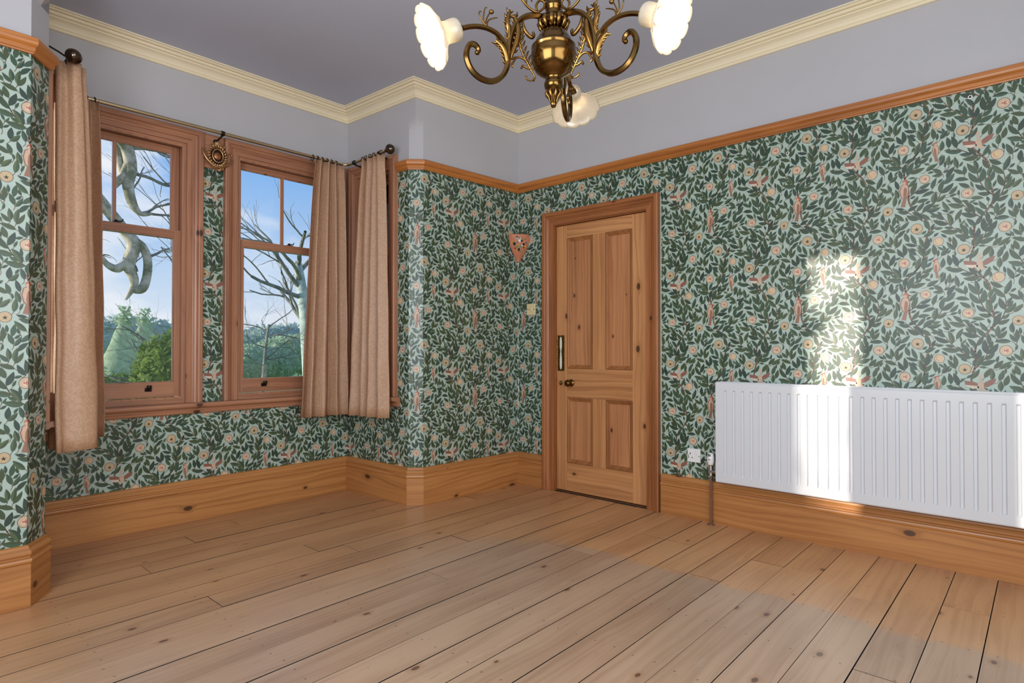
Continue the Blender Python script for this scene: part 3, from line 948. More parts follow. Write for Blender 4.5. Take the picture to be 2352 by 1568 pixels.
# timber lining board across the mullion head, and the window board that runs round the bay
fr = F['bay_window']
o = fbox(fr, 0.9185, 1.047, .0006, .012, 2.24, 2.458).build('trim_%d' % (tn + 1), M['frame_x']); tn += 1
tag(o, 'timber block between the heads of the two bay windows', kind='structure')
SB = [(.0005, .672), (.020, .672), (.026, .678), (.028, .688), (.022, .696), (.022, .702), (.040, .706), (.044, .713), (.066, .713), (.072, .718), (.074, .727), (.072, .735), (.066, .740), (.0005, .740)]
for n, kw in (('bay_left', dict(u0=0.135)), ('bay_window', {}), ('bay_right', dict(u1=0.625))):
    i = WN.index(n); tn += 1
    o = sweep_run('trim_%d' % tn, PTS, i, SB, M['frame_' + grain(F[n])], **kw)
    o['label'] = 'moulded pine window board'

# ------------------------------------------------------------------ door
fr = F['right']
door = empty('door_1', (3.62, 2.41, 0)); tag(door, 'stripped pine four-panel door in moulded architrave', kind='structure')
architrave(fr, DU0, DU1, 0.001, 2.022, AR, 'arch', door, sc=0.98)
for a, b in ((DU0 + .0005, DU0 + .006), (DU1 - .006, DU1 - .0005)):
    fbox(fr, a, b, -.099, -.001, .001, 2.021).build('door_lining', M['arch_z'], door)
fbox(fr, DU0 + .006, DU1 - .006, -.099, -.001, 2.014, 2.0215).build('door_lining', M['arch_y'], door)
L0, L1, LB, LT = DU0 + .009, DU1 - .009, .014, 2.010
o0, o1 = -.062, -.022
def Y2u(y): return 3.17 - y
cols_ = [(Y2u(2.700), Y2u(2.468)), (Y2u(2.358), Y2u(2.138))]
rows_ = [(.222, .713), (.928, 1.912)]
fbox(fr, L0, cols_[0][0], o0, o1, LB, LT).build('stile', M['door_z'], door)
fbox(fr, cols_[1][1], L1, o0, o1, LB, LT).build('stile', M['door_z'], door)
for z0, z1 in ((LB, rows_[0][0]), (rows_[0][1], rows_[1][0]), (rows_[1][1], LT)):
    fbox(fr, cols_[0][0] + .0004, cols_[1][1] - .0004, o0, o1 - .0004, z0, z1).build('rail', M['door_y'], door)
for z0, z1 in rows_:
    fbox(fr, cols_[0][1], cols_[1][0], o0, o1 - .0006, z0 + .0004, z1 - .0004).build('muntin', M['door_z'], door)
PM = [(0, -.006), (.0018, -.006), (.0030, .0012), (.008, .002), (.012, -.003), (.015, -.004), (.018, -.009), (.024, -.010), (.028, -.015)]
for ci, (a, b) in enumerate(cols_):
    for ri, (z0, z1) in enumerate(rows_):
        p = fbox(fr, a + .001, b - .001, o0 + .008, o1 - .015, z0 + .001, z1 - .001).build('door_panel', M['panel'], door)
        mb = MB(); prv = None
        rings = []
        for w, h in PM:
            w += .0008
            rings.append([fr(a + w, o1 + h, z0 + w), fr(b - w, o1 + h, z0 + w), fr(b - w, o1 + h, z1 - w), fr(a + w, o1 + h, z1 - w)])
        mb.grid(rings, smooth=False, close_u=True)
        mb.build('panel_moulding', M['bead'], p)
# worn dark gap and paint chips under the door
fbox(fr, L0, L1, -.062, -.022, .0012, .004).build('threshold', M['arch_y'], door)
# knob
def U(y): return 3.17 - y
kb = MB(); c = fr(U(2.659), o1, .822); ax = (fr.n.x, fr.n.y, 0)
kb.lathe([(0, 0), (.026, 0), (.027, .003), (.022, .007), (.012, .010), (.009, .016), (.009, .030), (.014, .034), (.022, .040), (.026, .049), (.024, .058), (.014, .066), (0, .069)], c, ax, 24)
kb.build('door_knob', M['brass'], door)
kb = MB(); c = fr(U(2.756), o1, .818)
kb.lathe([(0, 0), (.014, 0), (.014, .003), (.008, .006), (0, .007)], c, ax, 20)
kb.tube([fr(U(2.756), o1 + .008, .836), fr(U(2.756), o1 + .011, .818), fr(U(2.756), o1 + .008, .802)], [.004, .008, .005], 10)
kb.build('keyhole_cover', M['brass'], door)
# finger plate with pearl inlay in a pierced scrolling border
pu0, pu1, pz0, pz1 = U(2.792), U(2.718), .906, 1.183
mb = MB(); mb.box((pu0 + .006, o1 + .0002, pz0 + .006), (pu1 - .006, o1 + .002, pz1 - .006), M=fr)
rr = random.Random(5)
um = (pu0 + pu1) / 2
for sd in (-1, 1):
    for k in range(13):
        z = pz0 + .012 + k * .0212; r = .0085
        cx = um + sd * (.0235 + .004 * sin(k * 2.1))
        pts = [fr(cx + sd * r * cos(a) * (1 - a * .1), o1 + .004, z + r * sin(a) * (1 - a * .1)) for a in [j * .7 for j in range(8)]]
        mb.tube(pts, [.0022 - .0001 * j for j in range(8)], 5)
for k in range(5):
    for zz in (pz0 + .008, pz1 - .008):
        cx = pu0 + .012 + k * .0125
        mb.lathe([(.0055, 0), (.0045, .004), (0, .006)], fr(cx, o1 + .001, zz), ax, 8)
fp = mb.build('finger_plate', M['brass_leaf'], door)
mb = MB(); n_ = 20
sil = [(.004, 0), (.009, .02), (.010, .05), (.0085, .09), (.006, .12), (.004, .135), (.006, .15), (.010, .17), (.010, .21), (.008, .235), (.004, .245)]
L = [fr(um - w, o1 + .0045, pz0 + .016 + h) for w, h in sil]; R_ = [fr(um + w, o1 + .0045, pz0 + .016 + h) for w, h in sil]
mid_ = [fr(um, o1 + .0065, pz0 + .016 + h) for w, h in sil]
mb.grid([L, mid_, R_], smooth=False)
mb.build('pearl_inlay', M['pearl'], fp)
# hinges
for z0 in (.24, 1.745):
    mb = MB(); mb.tube([fr(DU1 - .008, -.016, z0), fr(DU1 - .008, -.016, z0 + .104)], .0055, 10)
    for k in range(5): mb.tube([fr(DU1 - .008, -.016, z0 + .02 * k + .002), fr(DU1 - .008, -.016, z0 + .02 * k + .018)], .0066, 10)
    mb.box((DU1 - .016, -.0215, z0), (DU1 - .009, -.0195, z0 + .104), M=fr)
    mb.build('hinge', M['black'], door)
# flaked white paint down the hinge edge
mb = MB(); rr = random.Random(9); z = .03
while z < 1.98:
    h = rr.uniform(.02, .07)
    if rr.random() < (.75 if z < .7 else .35) and not (.235 < z < .35 or 1.74 < z < 1.85):
        w = rr.uniform(.002, .006); mb.box((L1 - w, o1 + .0002, z), (L1 + .001, o1 + .0009, z + h), M=fr)
    z += h
mb.build('flaked_paint', M['plaster_white'], door)

# unseen hall shell, added to stop sky light leaking under the door
mb = MB()
mb.box((3.722, 1.2, -.12), (5.2, 3.5, -.028)); mb.box((3.722, 1.2, 2.5), (5.2, 3.5, 2.6)); mb.box((5.1, 1.2, -.028), (5.2, 3.5, 2.5)); mb.box((3.722, 1.2, -.028), (5.1, 1.3, 2.5)); mb.box((3.722, 3.4, -.028), (5.1, 3.5, 2.5))
tag(mb.build('wall_hall_light_block', M['paint']), kind='structure')

# ------------------------------------------------------------------ radiator
rad = empty('radiator', (3.57, 0.68, 0)); tag(rad, 'long white panel radiator with vertical pressed flutes under the patterned wall', 'radiator')
RU0, RU1, RZ0, RZ1, RO = U(1.495), U(-0.135), .275, .873, .100
mb = MB()
# profile across the flutes at mid height; flutes fade out at top and bottom
def prof_u():
    out = [(RU0, 0)]
    u = RU0 + .047
    while u < RU1 - .05:
        out += [(u - .0005, 0), (u + .002, 1), (u + .013, 1), (u + .0185, 0)]
        u += .0516
    out.append((RU1, 0)); return out
PU = prof_u()
zz = [(RZ0 + .006, 0), (RZ0 + .047, 0), (RZ0 + .056, 1), (RZ1 - .052, 1), (RZ1 - .043, 0), (RZ1 - .006, 0)]
rows = []
for z, k in zz: rows.append([fr(u, RO - .0100 * d * k, z) for u, d in PU])
mb.grid(rows, smooth=False)
mb.grid([[fr(RU0, RO - .004, RZ0), fr(RU1, RO - .004, RZ0)], [fr(RU0, RO, RZ0 + .006), fr(RU1, RO, RZ0 + .006)]], smooth=False)
mb.grid([[fr(RU0, RO, RZ1 - .006), fr(RU1, RO, RZ1 - .006)], [fr(RU0, RO - .004, RZ1), fr(RU1, RO - .004, RZ1)]], smooth=False)
mb.box((RU0, RO - .022, RZ0), (RU1, RO - .0105, RZ1), M=fr)
p = mb.build('front_panel', M['enamel'], rad)
# side covers, top grille with slots, rear panel, convector fins
for a, b in ((RU0 - .004, RU0 - .0005), (RU1 + .0005, RU1 + .004)):
    fbox(fr, a, b, .032, RO - .001, RZ0 + .004, RZ1 + .001).build('side_cover', M['enamel'], rad)
mb = MB()
mb.box((RU0, RO - .012, RZ1 + .0005), (RU1, RO - .003, RZ1 + .006), M=fr); mb.box((RU0, .032, RZ1 + .0005), (RU1, .042, RZ1 + .006), M=fr)
u = RU0 + .004
while u < RU1 - .01:
    mb.box((u, .042, RZ1 + .001), (u + .006, RO - .012, RZ1 + .004), M=fr); u += .016
mb.build('top_grille', M['enamel'], rad)
fbox(fr, RU0 + .002, RU1 - .002, .034, .046, RZ0 + .01, RZ1 - .01).build('rear_panel', M['enamel'], rad)
mb = MB(); u = RU0 + .03
while u < RU1 - .03:
    mb.box((u, .0465, RZ0 + .05), (u + .003, RO - .0225, RZ1 - .05), M=fr); u += .034
mb.build('convector_fins', M['enamel'], rad)
# wall brackets
for u in (RU0 + .2, RU1 - .2): fbox(fr, u, u + .03, .0040, .0335, RZ0 + .06, RZ1 - .06).build('wall_bracket', M['enamel'], rad)
# valve with thermostatic head on a pipe rising from the floor
pu, po = U(1.545), .062
mb = MB(); mb.tube([fr(pu, po, .001), fr(pu, po, .30)], .0075, 12); mb.build('supply_pipe', M['copper'], rad)
mb = MB(); mb.lathe([(.0076, 0), (.022, .0), (.023, .003), (.0076, .008)], fr(pu, po, .001), seg=20); mb.build('pipe_collar', M['copper'], rad)
mb = MB()
mb.lathe([(.009, 0), (.013, .0), (.013, .018), (.010, .020), (.010, .034), (.013, .036), (.013, .056), (.011, .058), (.011, .064)], fr(pu, po, .30), seg=8, smooth=False)
mb.tube([fr(pu, po, .326), fr(RU0 - .002, po, .326)], .011, 10)
mb.tube([fr(RU0 - .022, po, .326), fr(RU0 - .008, po, .326)], .015, 6, smooth=False)
mb.build('valve_body', M['chrome'], rad)
mb = MB()
mb.lathe([(.012, 0), (.017, .002), (.018, .006), (.019, .012), (.022, .020), (.0225, .040), (.020, .060), (.017, .070), (.012, .074), (0, .075)], fr(pu, po, .366), seg=24, rmod=lambda a, i: 1 + (.03 * cos(a * 12) if 2 < i < 7 else 0))
hd = mb.build('thermostatic_head', M['white'], rad)
mb = MB()
for k in range(4): mb.box((pu - .008 + k * .0048, po + .0205, .420), (pu - .006 + k * .0048, po + .0228, .434), M=fr)
mb.box((pu - .007, po + .0222, .400), (pu + .007, po + .0238, .403), M=fr)
mb.build('dial_mark', M['dark'], hd)

# ------------------------------------------------------------------ socket and switch plate
def plate(name, fr, uc, zc_, w, h, mat):
    mb = MB(); d = .0095; r = .003
    ring = lambda k, o_: [fr(uc + sx * (w / 2 - k), o_, zc_ + sz * (h / 2 - k)) for sx, sz in ((-1, -1), (1, -1), (1, 1), (-1, 1))]
    mb.grid([ring(0, .0006), ring(0, d - r), ring(.0012, d - .001), ring(.003, d)], smooth=False, close_u=True)
    mb.poly(ring(.003, d)); mb.poly(ring(0, .0006))
    return mb
fr = F['right']
sk = plate('p', fr, U(1.680), .400, .086, .086, M['white']).build('power_socket', M['white'])
tag(sk, 'white single switched power socket low on the wall beside the radiator', 'socket')
mb = MB(); uc, zc_ = U(1.680), .400
mb.box((uc - .0235 - .003, .0093, zc_ + .006), (uc - .0235 + .003, .0099, zc_ + .016), M=fr)
for s in (-1, 1): mb.box((uc - .022 + s * .012 - .0035, .0093, zc_ - .016), (uc - .022 + s * .012 + .0035, .0099, zc_ - .010), M=fr)
mb.build('pin_hole', M['dark'], sk)
for s in (-1, 1):
    mb = MB(); mb.lathe([(.0035, 0), (.003, .0008), (0, .001)], fr(uc + s * .035, .0093, zc_ - .002), (fr.n.x, fr.n.y, 0), 10)
    mb.build('screw', M['black'], sk)
mb = MB(); q = [(uc + .014, .0096, zc_ + .008), (uc + .030, .0096, zc_ + .008), (uc + .030, .0096, zc_ + .034), (uc + .014, .0096, zc_ + .034)]
mb.box((uc + .014, .0093, zc_ + .008), (uc + .030, .0115, zc_ + .034), M=fr)
mb.poly([fr(uc + .014, .0116, zc_ + .008), fr(uc + .030, .0116, zc_ + .008), fr(uc + .030, .0150, zc_ + .034), fr(uc + .014, .0150, zc_ + .034)])
mb.poly([fr(uc + .014, .0150, zc_ + .034), fr(uc + .030, .0150, zc_ + .034), fr(uc + .030, .0116, zc_ + .034), fr(uc + .014, .0116, zc_ + .034)])
mb.build('switch_rocker', M['white'], sk)
sw = plate('p', fr, U(3.030), 1.388, .086, .088, M['cream']).build('switch_plate', M['cream'])
tag(sw, 'cream square switch plate on the dark leafy wall left of the door', 'switch')
for s in (-1, 1):
    mb = MB(); mb.lathe([(.0045, 0), (.004, .0010), (0, .0012)], fr(U(3.030) + s * .030, .0094, 1.388), (fr.n.x, fr.n.y, 0), 10)
    mb.build('screw', M['black'], sw)
mb = MB(); mb.lathe([(.016, 0), (.016, .0015), (.012, .003), (0, .0035)], fr(U(3.030), .0094, 1.388), (fr.n.x, fr.n.y, 0), 20)
mb.build('centre_cap', M['cream'], sw)
# picture hooks high on the right wall
for y, z in ((0.268, 2.292), (1.105, 2.203)):
    mb = MB(); n3 = (fr.n.x, fr.n.y, 0)
    mb.lathe([(.010, 0), (.010, .002), (.006, .003), (.005, .003)], fr(U(y), .0035, z), n3, 14)
    mb.lathe([(0, .0022), (.0042, .0024), (.0035, .006), (0, .007)], fr(U(y), .0035, z), n3, 12, mat=1)
    o = mb.build('wall_plug', [M['white'], M['dark']])
    tag(o, 'small white ringed wall plug near the picture rail, ' + ('towards the right edge' if y < .5 else 'above the middle of the radiator'), 'plug', 'wall plugs')

# ------------------------------------------------------------------ terracotta corner pocket with mosaic chips
cxp, cyp = 3.6165, 3.1655
vp = empty('wall_pocket', (cxp, cyp, 1.77)); tag(vp, 'terracotta half-cone wall pocket set with dark, green and yellow mosaic chips in the corner', 'wall vase')
prof = [(.0, 1.768), (.018, 1.770), (.026, 1.778), (.024, 1.786), (.030, 1.792), (.034, 1.800), (.050, 1.815), (.078, 1.845), (.100, 1.880), (.114, 1.920), (.121, 1.955), (.125, 1.970), (.122, 1.978), (.114, 1.978), (.108, 1.965), (.098, 1.925), (.07, 1.87), (.03, 1.82), (0, 1.81)]
# sector between back wall (-X direction) and right wall (-Y direction)
def sec(r, a, z): return (cxp - r * cos(a), cyp + .002 - r * sin(a) - .004 * cos(a), z)
A0, A1 = .04, pi / 2 - .01
mb = MB(); mb.grid([[sec(r, A0 + (A1 - A0) * k / 14, z) for k in range(15)] for r, z in prof], smooth=True)
for a in (A0, A1): mb.poly([sec(r, a, z) for r, z in prof])
mb.build('pot', M['terracotta'], vp)
mats_c = [simple('chip_' + n, c, .15) for n, c in (('black', (22, 26, 24)), ('green', (120, 150, 96)), ('yellow', (226, 170, 60)), ('grey', (120, 120, 128)), ('white', (226, 226, 220)), ('bottle_green', (24, 56, 46)))]
def rad_at(z):
    for (r0, z0), (r1, z1) in zip(prof[4:11], prof[5:12]):
        if z0 <= z <= z1: return r0 + (r1 - r0) * (z - z0) / (z1 - z0)
    return .12
mb = MB(); rr = random.Random(4)
for a, z, s, m in ((.42, 1.905, .016, 5), (.62, 1.95, .014, 0), (.85, 1.94, .015, 1), (.80, 1.925, .012, 4), (.95, 1.925, .012, 0), (.65, 1.915, .010, 3), (1.10, 1.90, .012, 0), (1.28, 1.915, .011, 3), (.95, 1.885, .016, 1), (1.0, 1.892, .009, 4), (.75, 1.86, .014, 5), (.9, 1.85, .012, 1), (.28, 1.915, .010, 2), (1.3, 1.885, .010, 2), (.55, 1.88, .010, 1), (.45, 1.87, .006, 0), (.68, 1.885, .009, 1), (1.2, 1.94, .008, 1), (.78, 1.945, .007, 0), (1.15, 1.875, .007, 5)):
    n_ = rr.randint(4, 6); base = rad_at(z) + .0022
    ring = []
    for k in range(n_):
        t = 2 * pi * k / n_ + rr.uniform(-.3, .3); q = s * rr.uniform(.75, 1.05)
        ring.append((a + q * cos(t) / .11, z + q * sin(t)))
    top = [sec(rad_at(zz_) + .0045, aa, zz_) for aa, zz_ in ring]; bot = [sec(rad_at(zz_) - .001, aa, zz_) for aa, zz_ in ring]
    mb.grid([bot, top], m, smooth=False, close_u=True)
    mb.poly(top, m)
mb.build('mosaic_chips', mats_c, vp)

# ------------------------------------------------------------------ curtain poles
def rod(pts, r, mb): mb.tube(pts, r, 12)
def finial(mb, c, ax):
    mb.lathe([(0, -.004), (.012, -.004), (.014, 0), (.014, .006), (.010, .009), (.010, .015), (.022, .022), (.0325, .034), (.0345, .044), (.0345, .050), (.032, .052), (.030, .060), (.022, .072), (.010, .080), (0, .082)], c, ax, 24)
def ring_mb(c, ax, R=.019, r=.0028):
    mb = MB(); ax = Vector(ax).normalized(); s = ax.cross(Vector((0, 0, 1))).normalized(); u = s.cross(ax)
    rows = []
    c = Vector(c) - Vector((0, 0, R - .014))
    for i in range(16):
        a = 2 * pi * i / 16; d = s * cos(a) + u * sin(a)
        rows.append([c + d * (R + r * cos(b)) + ax * (r * sin(b)) for b in [2 * pi * j / 6 for j in range(6)]])
    mb.grid(rows, close_u=True, close_v=True)
    mb.tube([c - Vector((0, 0, R)), c - Vector((0, 0, R + .014))], .002, 5)
    return mb
ZRD = 2.447
pole = empty('curtain_pole', (1.6, 3.90, ZRD)); tag(pole, 'thin antique-metal curtain pole running round the bay above both windows', 'curtain pole')
mb = MB(); mb.tube([(.775, 3.90, ZRD), (2.42, 3.90, ZRD)], .0115, 14); mb.build('pole', M['pewter'], pole)
mb = MB(); mb.tube(catmull([(2.42, 3.90, ZRD), (2.475, 3.893, ZRD), (2.503, 3.865, ZRD + .002), (2.508, 3.81, ZRD + .004)], 5), .0105, 12); mb.tube([(2.508, 3.81, ZRD + .004), (2.515, 3.42, ZRD + .012)], .0105, 12); mb.build('return_pole', M['pewter'], pole)
mb = MB(); mb.tube(catmull([(.775, 3.90, ZRD), (.728, 3.893, ZRD), (.706, 3.865, ZRD), (.703, 3.81, ZRD)], 5), .0105, 12); mb.tube([(.703, 3.81, ZRD), (.712, 3.44, ZRD + .005)], .0105, 12); mb.build('return_pole', M['pewter'], pole)
mb = MB(); finial(mb, (2.515, 3.425, ZRD + .012), (0, -1, 0)); mb.build('finial', M['ball'], pole)
mb = MB(); finial(mb, (.712, 3.445, ZRD + .005), (0, -1, .0)); mb.build('finial', M['ball'], pole)
def bracket(p, wallp, nm='bracket'):
    mb = MB(); p = Vector(p); w = Vector(wallp); d = (w - p).normalized()
    mb.lathe([(.0, -.002), (.015, -.002), (.016, .004), (.012, .008), (.006, .012)], w - d * .0, -d, 14)
    mb.tube([p - Vector((0, 0, .014)), p.lerp(w, .25) - Vector((0, 0, .012)), w], [.006, .0055, .0065], 8)
    ax = Vector((-d.y, d.x, 0))
    mb.tube([p - ax * .011, p + ax * .011], .0150, 14)
    return mb.build(nm, M['black'], pole)
bracket((1.600, 3.90, ZRD), (1.600, 4.0055, ZRD - .03))
bracket((2.513, 3.50, ZRD + .01), (2.608, 3.50, ZRD - .02))
bracket((2.505, 3.80, ZRD + .004), (2.597, 3.80, ZRD - .02))
bracket((.709, 3.50, ZRD + .003), (.612, 3.50, ZRD - .02))
bracket((.703, 3.80, ZRD), (.610, 3.80, ZRD - .02))
mb = MB(); mb.tube([(.607, 3.415, ZRD + .03), (.66, 3.43, ZRD + .018), (.708, 3.452, ZRD + .006)], .0042, 8); mb.build('stay_rod', M['black'], pole)

# ------------------------------------------------------------------ curtains
def resample(P, n):
    P = [Vector(p) for p in P]; L = [0]
    for a, b in zip(P, P[1:]): L.append(L[-1] + (b - a).length)
    out = []; j = 0
    for k in range(n):
        t = L[-1] * k / (n - 1)
        while j < len(L) - 2 and L[j + 1] < t: j += 1
        f = (t - L[j]) / max(L[j + 1] - L[j], 1e-9)
        out.append(P[j].lerp(P[j + 1], min(max(f, 0), 1)))
    return out
def zigzag(a, b, n, amp, side, rr, jit=.3, ph=0):
    a = Vector((*a, 0)); b = Vector((*b, 0)); d = b - a; t = d.normalized(); nrm = Vector((-t.y, t.x, 0)) * side
    out = []
    for k in range(2 * n + 1):
        u = k / (2 * n) + (rr.uniform(-jit, jit) / (2 * n) if 0 < k < 2 * n else 0)
        out.append(a + d * u + nrm * amp * ((1 if (k + ph) % 2 else -1) * rr.uniform(.7, 1.15)))
    return out
def curtain(name, label, top, bot, ztop, zbot, rings, ring_ax, seed, ncol=150, nrow=26, hem_tilt=0.0):
    rr = random.Random(seed)
    T = resample(catmull([Vector((*p[:2], 0)) for p in top], 10), ncol); B = resample(catmull([Vector((*p[:2], 0)) for p in bot], 10), ncol)
    root = empty(name, ((bot[0][0] + bot[-1][0]) / 2, (bot[0][1] + bot[-1][1]) / 2, zbot)); tag(root, label, 'curtain', 'curtains of the bay window')
    rows = []
    for i in range(nrow):
        t = i / (nrow - 1)
        z = ztop + (zbot - ztop) * t
        s = t ** 0.75
        pinch = math.exp(-((t - .045) / .035) ** 2) * .35
        row = []
        for k in range(ncol):
            p = T[k].lerp(B[k], s)
            if pinch > .01:
                c = T[max(0, k - 9):k + 10]; m = sum(c, Vector((0, 0, 0))) / len(c)
                p = p.lerp(m, pinch)
            w = .004 * sin(7 * t * pi + k * .09) * t
            zz_ = z + (hem_tilt * (k / ncol - .5) if i == nrow - 1 else 0)
            row.append((p.x + w, p.y + w * .5, zz_ + (.004 * sin(k * .35) if i == 0 else 0)))
        rows.append(row)
    mb = MB(); mb.grid(rows)
    o = mb.build('drape', M['curtain'], root, recalc=False)
    md = o.modifiers.new('thickness', 'SOLIDIFY'); md.thickness = .0025; md.offset = 0
    for c in rings:
        ring_mb(c, ring_ax).build('curtain_ring', M['black'], root)
    return root
rr = random.Random(2)
# right-hand front curtain
curtain('curtain', 'beige damask curtain over the right half of the second window, left of the corner',
        zigzag((2.215, 3.868), (2.455, 3.878), 4, .024, 1, rr, .5), zigzag((2.095, 3.852), (2.470, 3.848), 4, .046, 1, rr, .55), 2.428, .598,
        [(x, 3.90, ZRD) for x in (2.225, 2.262, 2.300, 2.338, 2.375, 2.412)], (1, .12, 0), 1)
# right return curtain
curtain('curtain', 'beige damask curtain on the right return of the bay, nearest the alcove',
        zigzag((2.490, 3.70), (2.495, 3.435), 4, .020, -1, rr, .5), zigzag((2.450, 3.775), (2.480, 3.375), 4, .040, -1, rr, .5), 2.432, .602,
        [(2.510, y, ZRD + .008) for y in (3.69, 3.65, 3.60, 3.555, 3.47)], (.02, 1, 0), 2)
# left front curtain
curtain('curtain', 'narrow beige curtain beside the left edge of the first window, partly behind the large one',
        zigzag((.735, 3.866), (.925, 3.870), 3, .022, 1, rr, .5), zigzag((.700, 3.858), (.955, 3.842), 3, .032, 1, rr, .5), 2.428, .600,
        [(x, 3.90, ZRD) for x in (.800, .838, .876, .912)], (1, .1, 0), 3)
# big left return curtain with its leading edge turned to the room
topA = [(.690, 3.80), (.735, 3.76), (.680, 3.71), (.735, 3.66), (.675, 3.60), (.730, 3.55), (.660, 3.49), (.668, 3.455), (.700, 3.462), (.715, 3.425), (.748, 3.430), (.752, 3.455), (.775, 3.462), (.770, 3.49)]
botA = [(.700, 3.80), (.760, 3.77), (.694, 3.73), (.770, 3.68), (.692, 3.62), (.752, 3.56), (.696, 3.505), (.664, 3.440), (.676, 3.428), (.700, 3.445), (.760, 3.432), (.815, 3.440), (.838, 3.462), (.842, 3.50)]
curtain('curtain', 'large beige damask curtain nearest the camera, broad edge facing the room at far left',
        topA, botA, 2.436, .585, [(.705 + .008 * (3.81 - y) / .4, y, ZRD) for y in (3.78, 3.72, 3.66, 3.60, 3.54, 3.46)], (.02, 1, 0), 4, ncol=170, hem_tilt=.03)

# ------------------------------------------------------------------ gilt cartouche on the mullion
orn = empty('wall_ornament', (1.600, 4.0, 2.325)); tag(orn, 'antique gilt scrollwork cartouche hung on the mullion between the two windows', 'ornament')
fr = F['bay_window']; uo, zo = 1.600 - .605, 2.318
mb = MB(); rr = random.Random(8)
def P2(x, z, h): return fr(uo + x, .046 + h, zo + z)
# oval ring of leaves
for k in range(22):
    a = 2 * pi * k / 22; R1 = .050; x, z = R1 * cos(a) * .92, R1 * sin(a) * 1.12
    d = (cos(a + .7), sin(a + .7))
    mb.tube([P2(x, z, 0), P2(x + d[0] * .010, z + d[1] * .010, .008), P2(x + d[0] * .020, z + d[1] * .019, .004)], [.006, .0075, .002], 6)
mb.tube([P2(.033 * cos(a), .042 * sin(a), .005) for a in [2 * pi * k / 24 for k in range(25)]], .005, 8)
# lower sweep of scrolls and side horns
mb.tube(catmull([P2(-.092, .035, 0), P2(-.088, .0, .004), P2(-.066, -.035, .006), P2(-.035, -.062, .006), P2(0, -.072, .008), P2(.035, -.062, .006), P2(.062, -.045, .006), P2(.082, -.02, .004), P2(.090, .008, 0)], 5), [.004 + .0045 * sin(pi * k / 40) for k in range(41)], 8)
for s in (-1, 1):
    for (cx, cz, r0) in ((.074, .02, .014), (.056, -.048, .014), (.022, -.078, .013), (.030, .062, .012)):
        pts = [P2(s * (cx + r0 * (1 - t * .14) * cos(t)), cz + r0 * (1 - t * .14) * sin(t), .004 + t * .001) for t in [j * .75 for j in range(9)]]
        mb.tube(pts, [.005 - .0004 * j for j in range(9)], 6)
for k in range(7):
    a = pi * (.2 + .1 * k); mb.tube([P2(.016 * cos(a), .062 + .012 * sin(a), .002), P2(.026 * cos(a), .066 + .026 * sin(a), .008)], [.005, .002], 6)
for k in range(7):
    a = -pi * (.2 + .1 * k); mb.tube([P2(.012 * cos(a), -.078 + .008 * sin(a), .002), P2(.022 * cos(a), -.078 + .022 * sin(a), .008)], [.0055, .002], 6)
mb.build('scrollwork', M['gilt'], orn)
mb = MB(); mb.lathe([(.024, 0), (.024, .003), (.018, .006), (0, .008)], P2(0, 0, -.002), (fr.n.x, fr.n.y, 0), 24, rmod=lambda a, i: 1)
mb.build('shield', simple('worn_copper_shield', (168, 112, 74), .35, .7, .15, 40), orn)
mb = MB(); mb.box((uo - .03, .0125, zo - .04), (uo + .03, .044, zo + .04), M=fr); mb.build('back_plate', M['black'], orn)

# ------------------------------------------------------------------ chandelier
CX, CY = 1.299, 1.008
FW = Vector((sin(radians(48.2)), cos(radians(48.2)), 0)); RTv = Vector((cos(radians(48.2)), -sin(radians(48.2)), 0))
ch = empty('chandelier', (CX, CY, ZC)); tag(ch, 'ornate brass chandelier with scrolling arms and three lit frosted fluted shades', 'chandelier')
def toch(o):
    return o
CM = (CX, CY, 0)
body = [(0, 1.742), (.006, 1.744), (.0085, 1.752), (.007, 1.760), (.009, 1.772), (.011, 1.778), (.015, 1.784), (.018, 1.790), (.0245, 1.796), (.0265, 1.806), (.024, 1.815), (.022, 1.820), (.025, 1.826), (.034, 1.832), (.048, 1.842), (.058, 1.858), (.0625, 1.878), (.0625, 1.892), (.0600, 1.904), (.0615, 1.906), (.0610, 1.910), (.055, 1.914), (.050, 1.920), (.049, 1.928), (.0445, 1.934), (.0400, 1.944), (.034, 1.952), (.028, 1.957), (.027, 1.963), (.031, 1.968), (.036, 1.974), (.037, 1.982), (.032, 1.990), (.024, 1.994), (.022, 1.998), (.022, 2.016), (.0245, 2.018), (.0245, 2.024), (.019, 2.027), (.0215, 2.031), (.0215, 2.036), (.018, 2.040), (.022, 2.046), (.032, 2.056), (.040, 2.070), (.044, 2.084), (.040, 2.092), (.020, 2.100), (.014, 2.115), (.012, 2.16), (.016, 2.20), (.022, 2.215), (.016, 2.23), (.010, 2.26), (.010, 2.80), (.014, 2.81), (.035, 2.84), (.052, 2.87), (.056, 2.895), (.056, 2.904)]
def rib(a, i):
    z = body[i][1]
    if 2.045 < z < 2.093: return 1 + .07 * cos(14 * a)
    if 1.966 < z < 1.992: return 1 + .06 * cos(16 * a)
    return 1.0
mb = MB(); mb.lathe(body, CM, seg=56, rmod=rib); mb.build('column', M['brass'], ch)
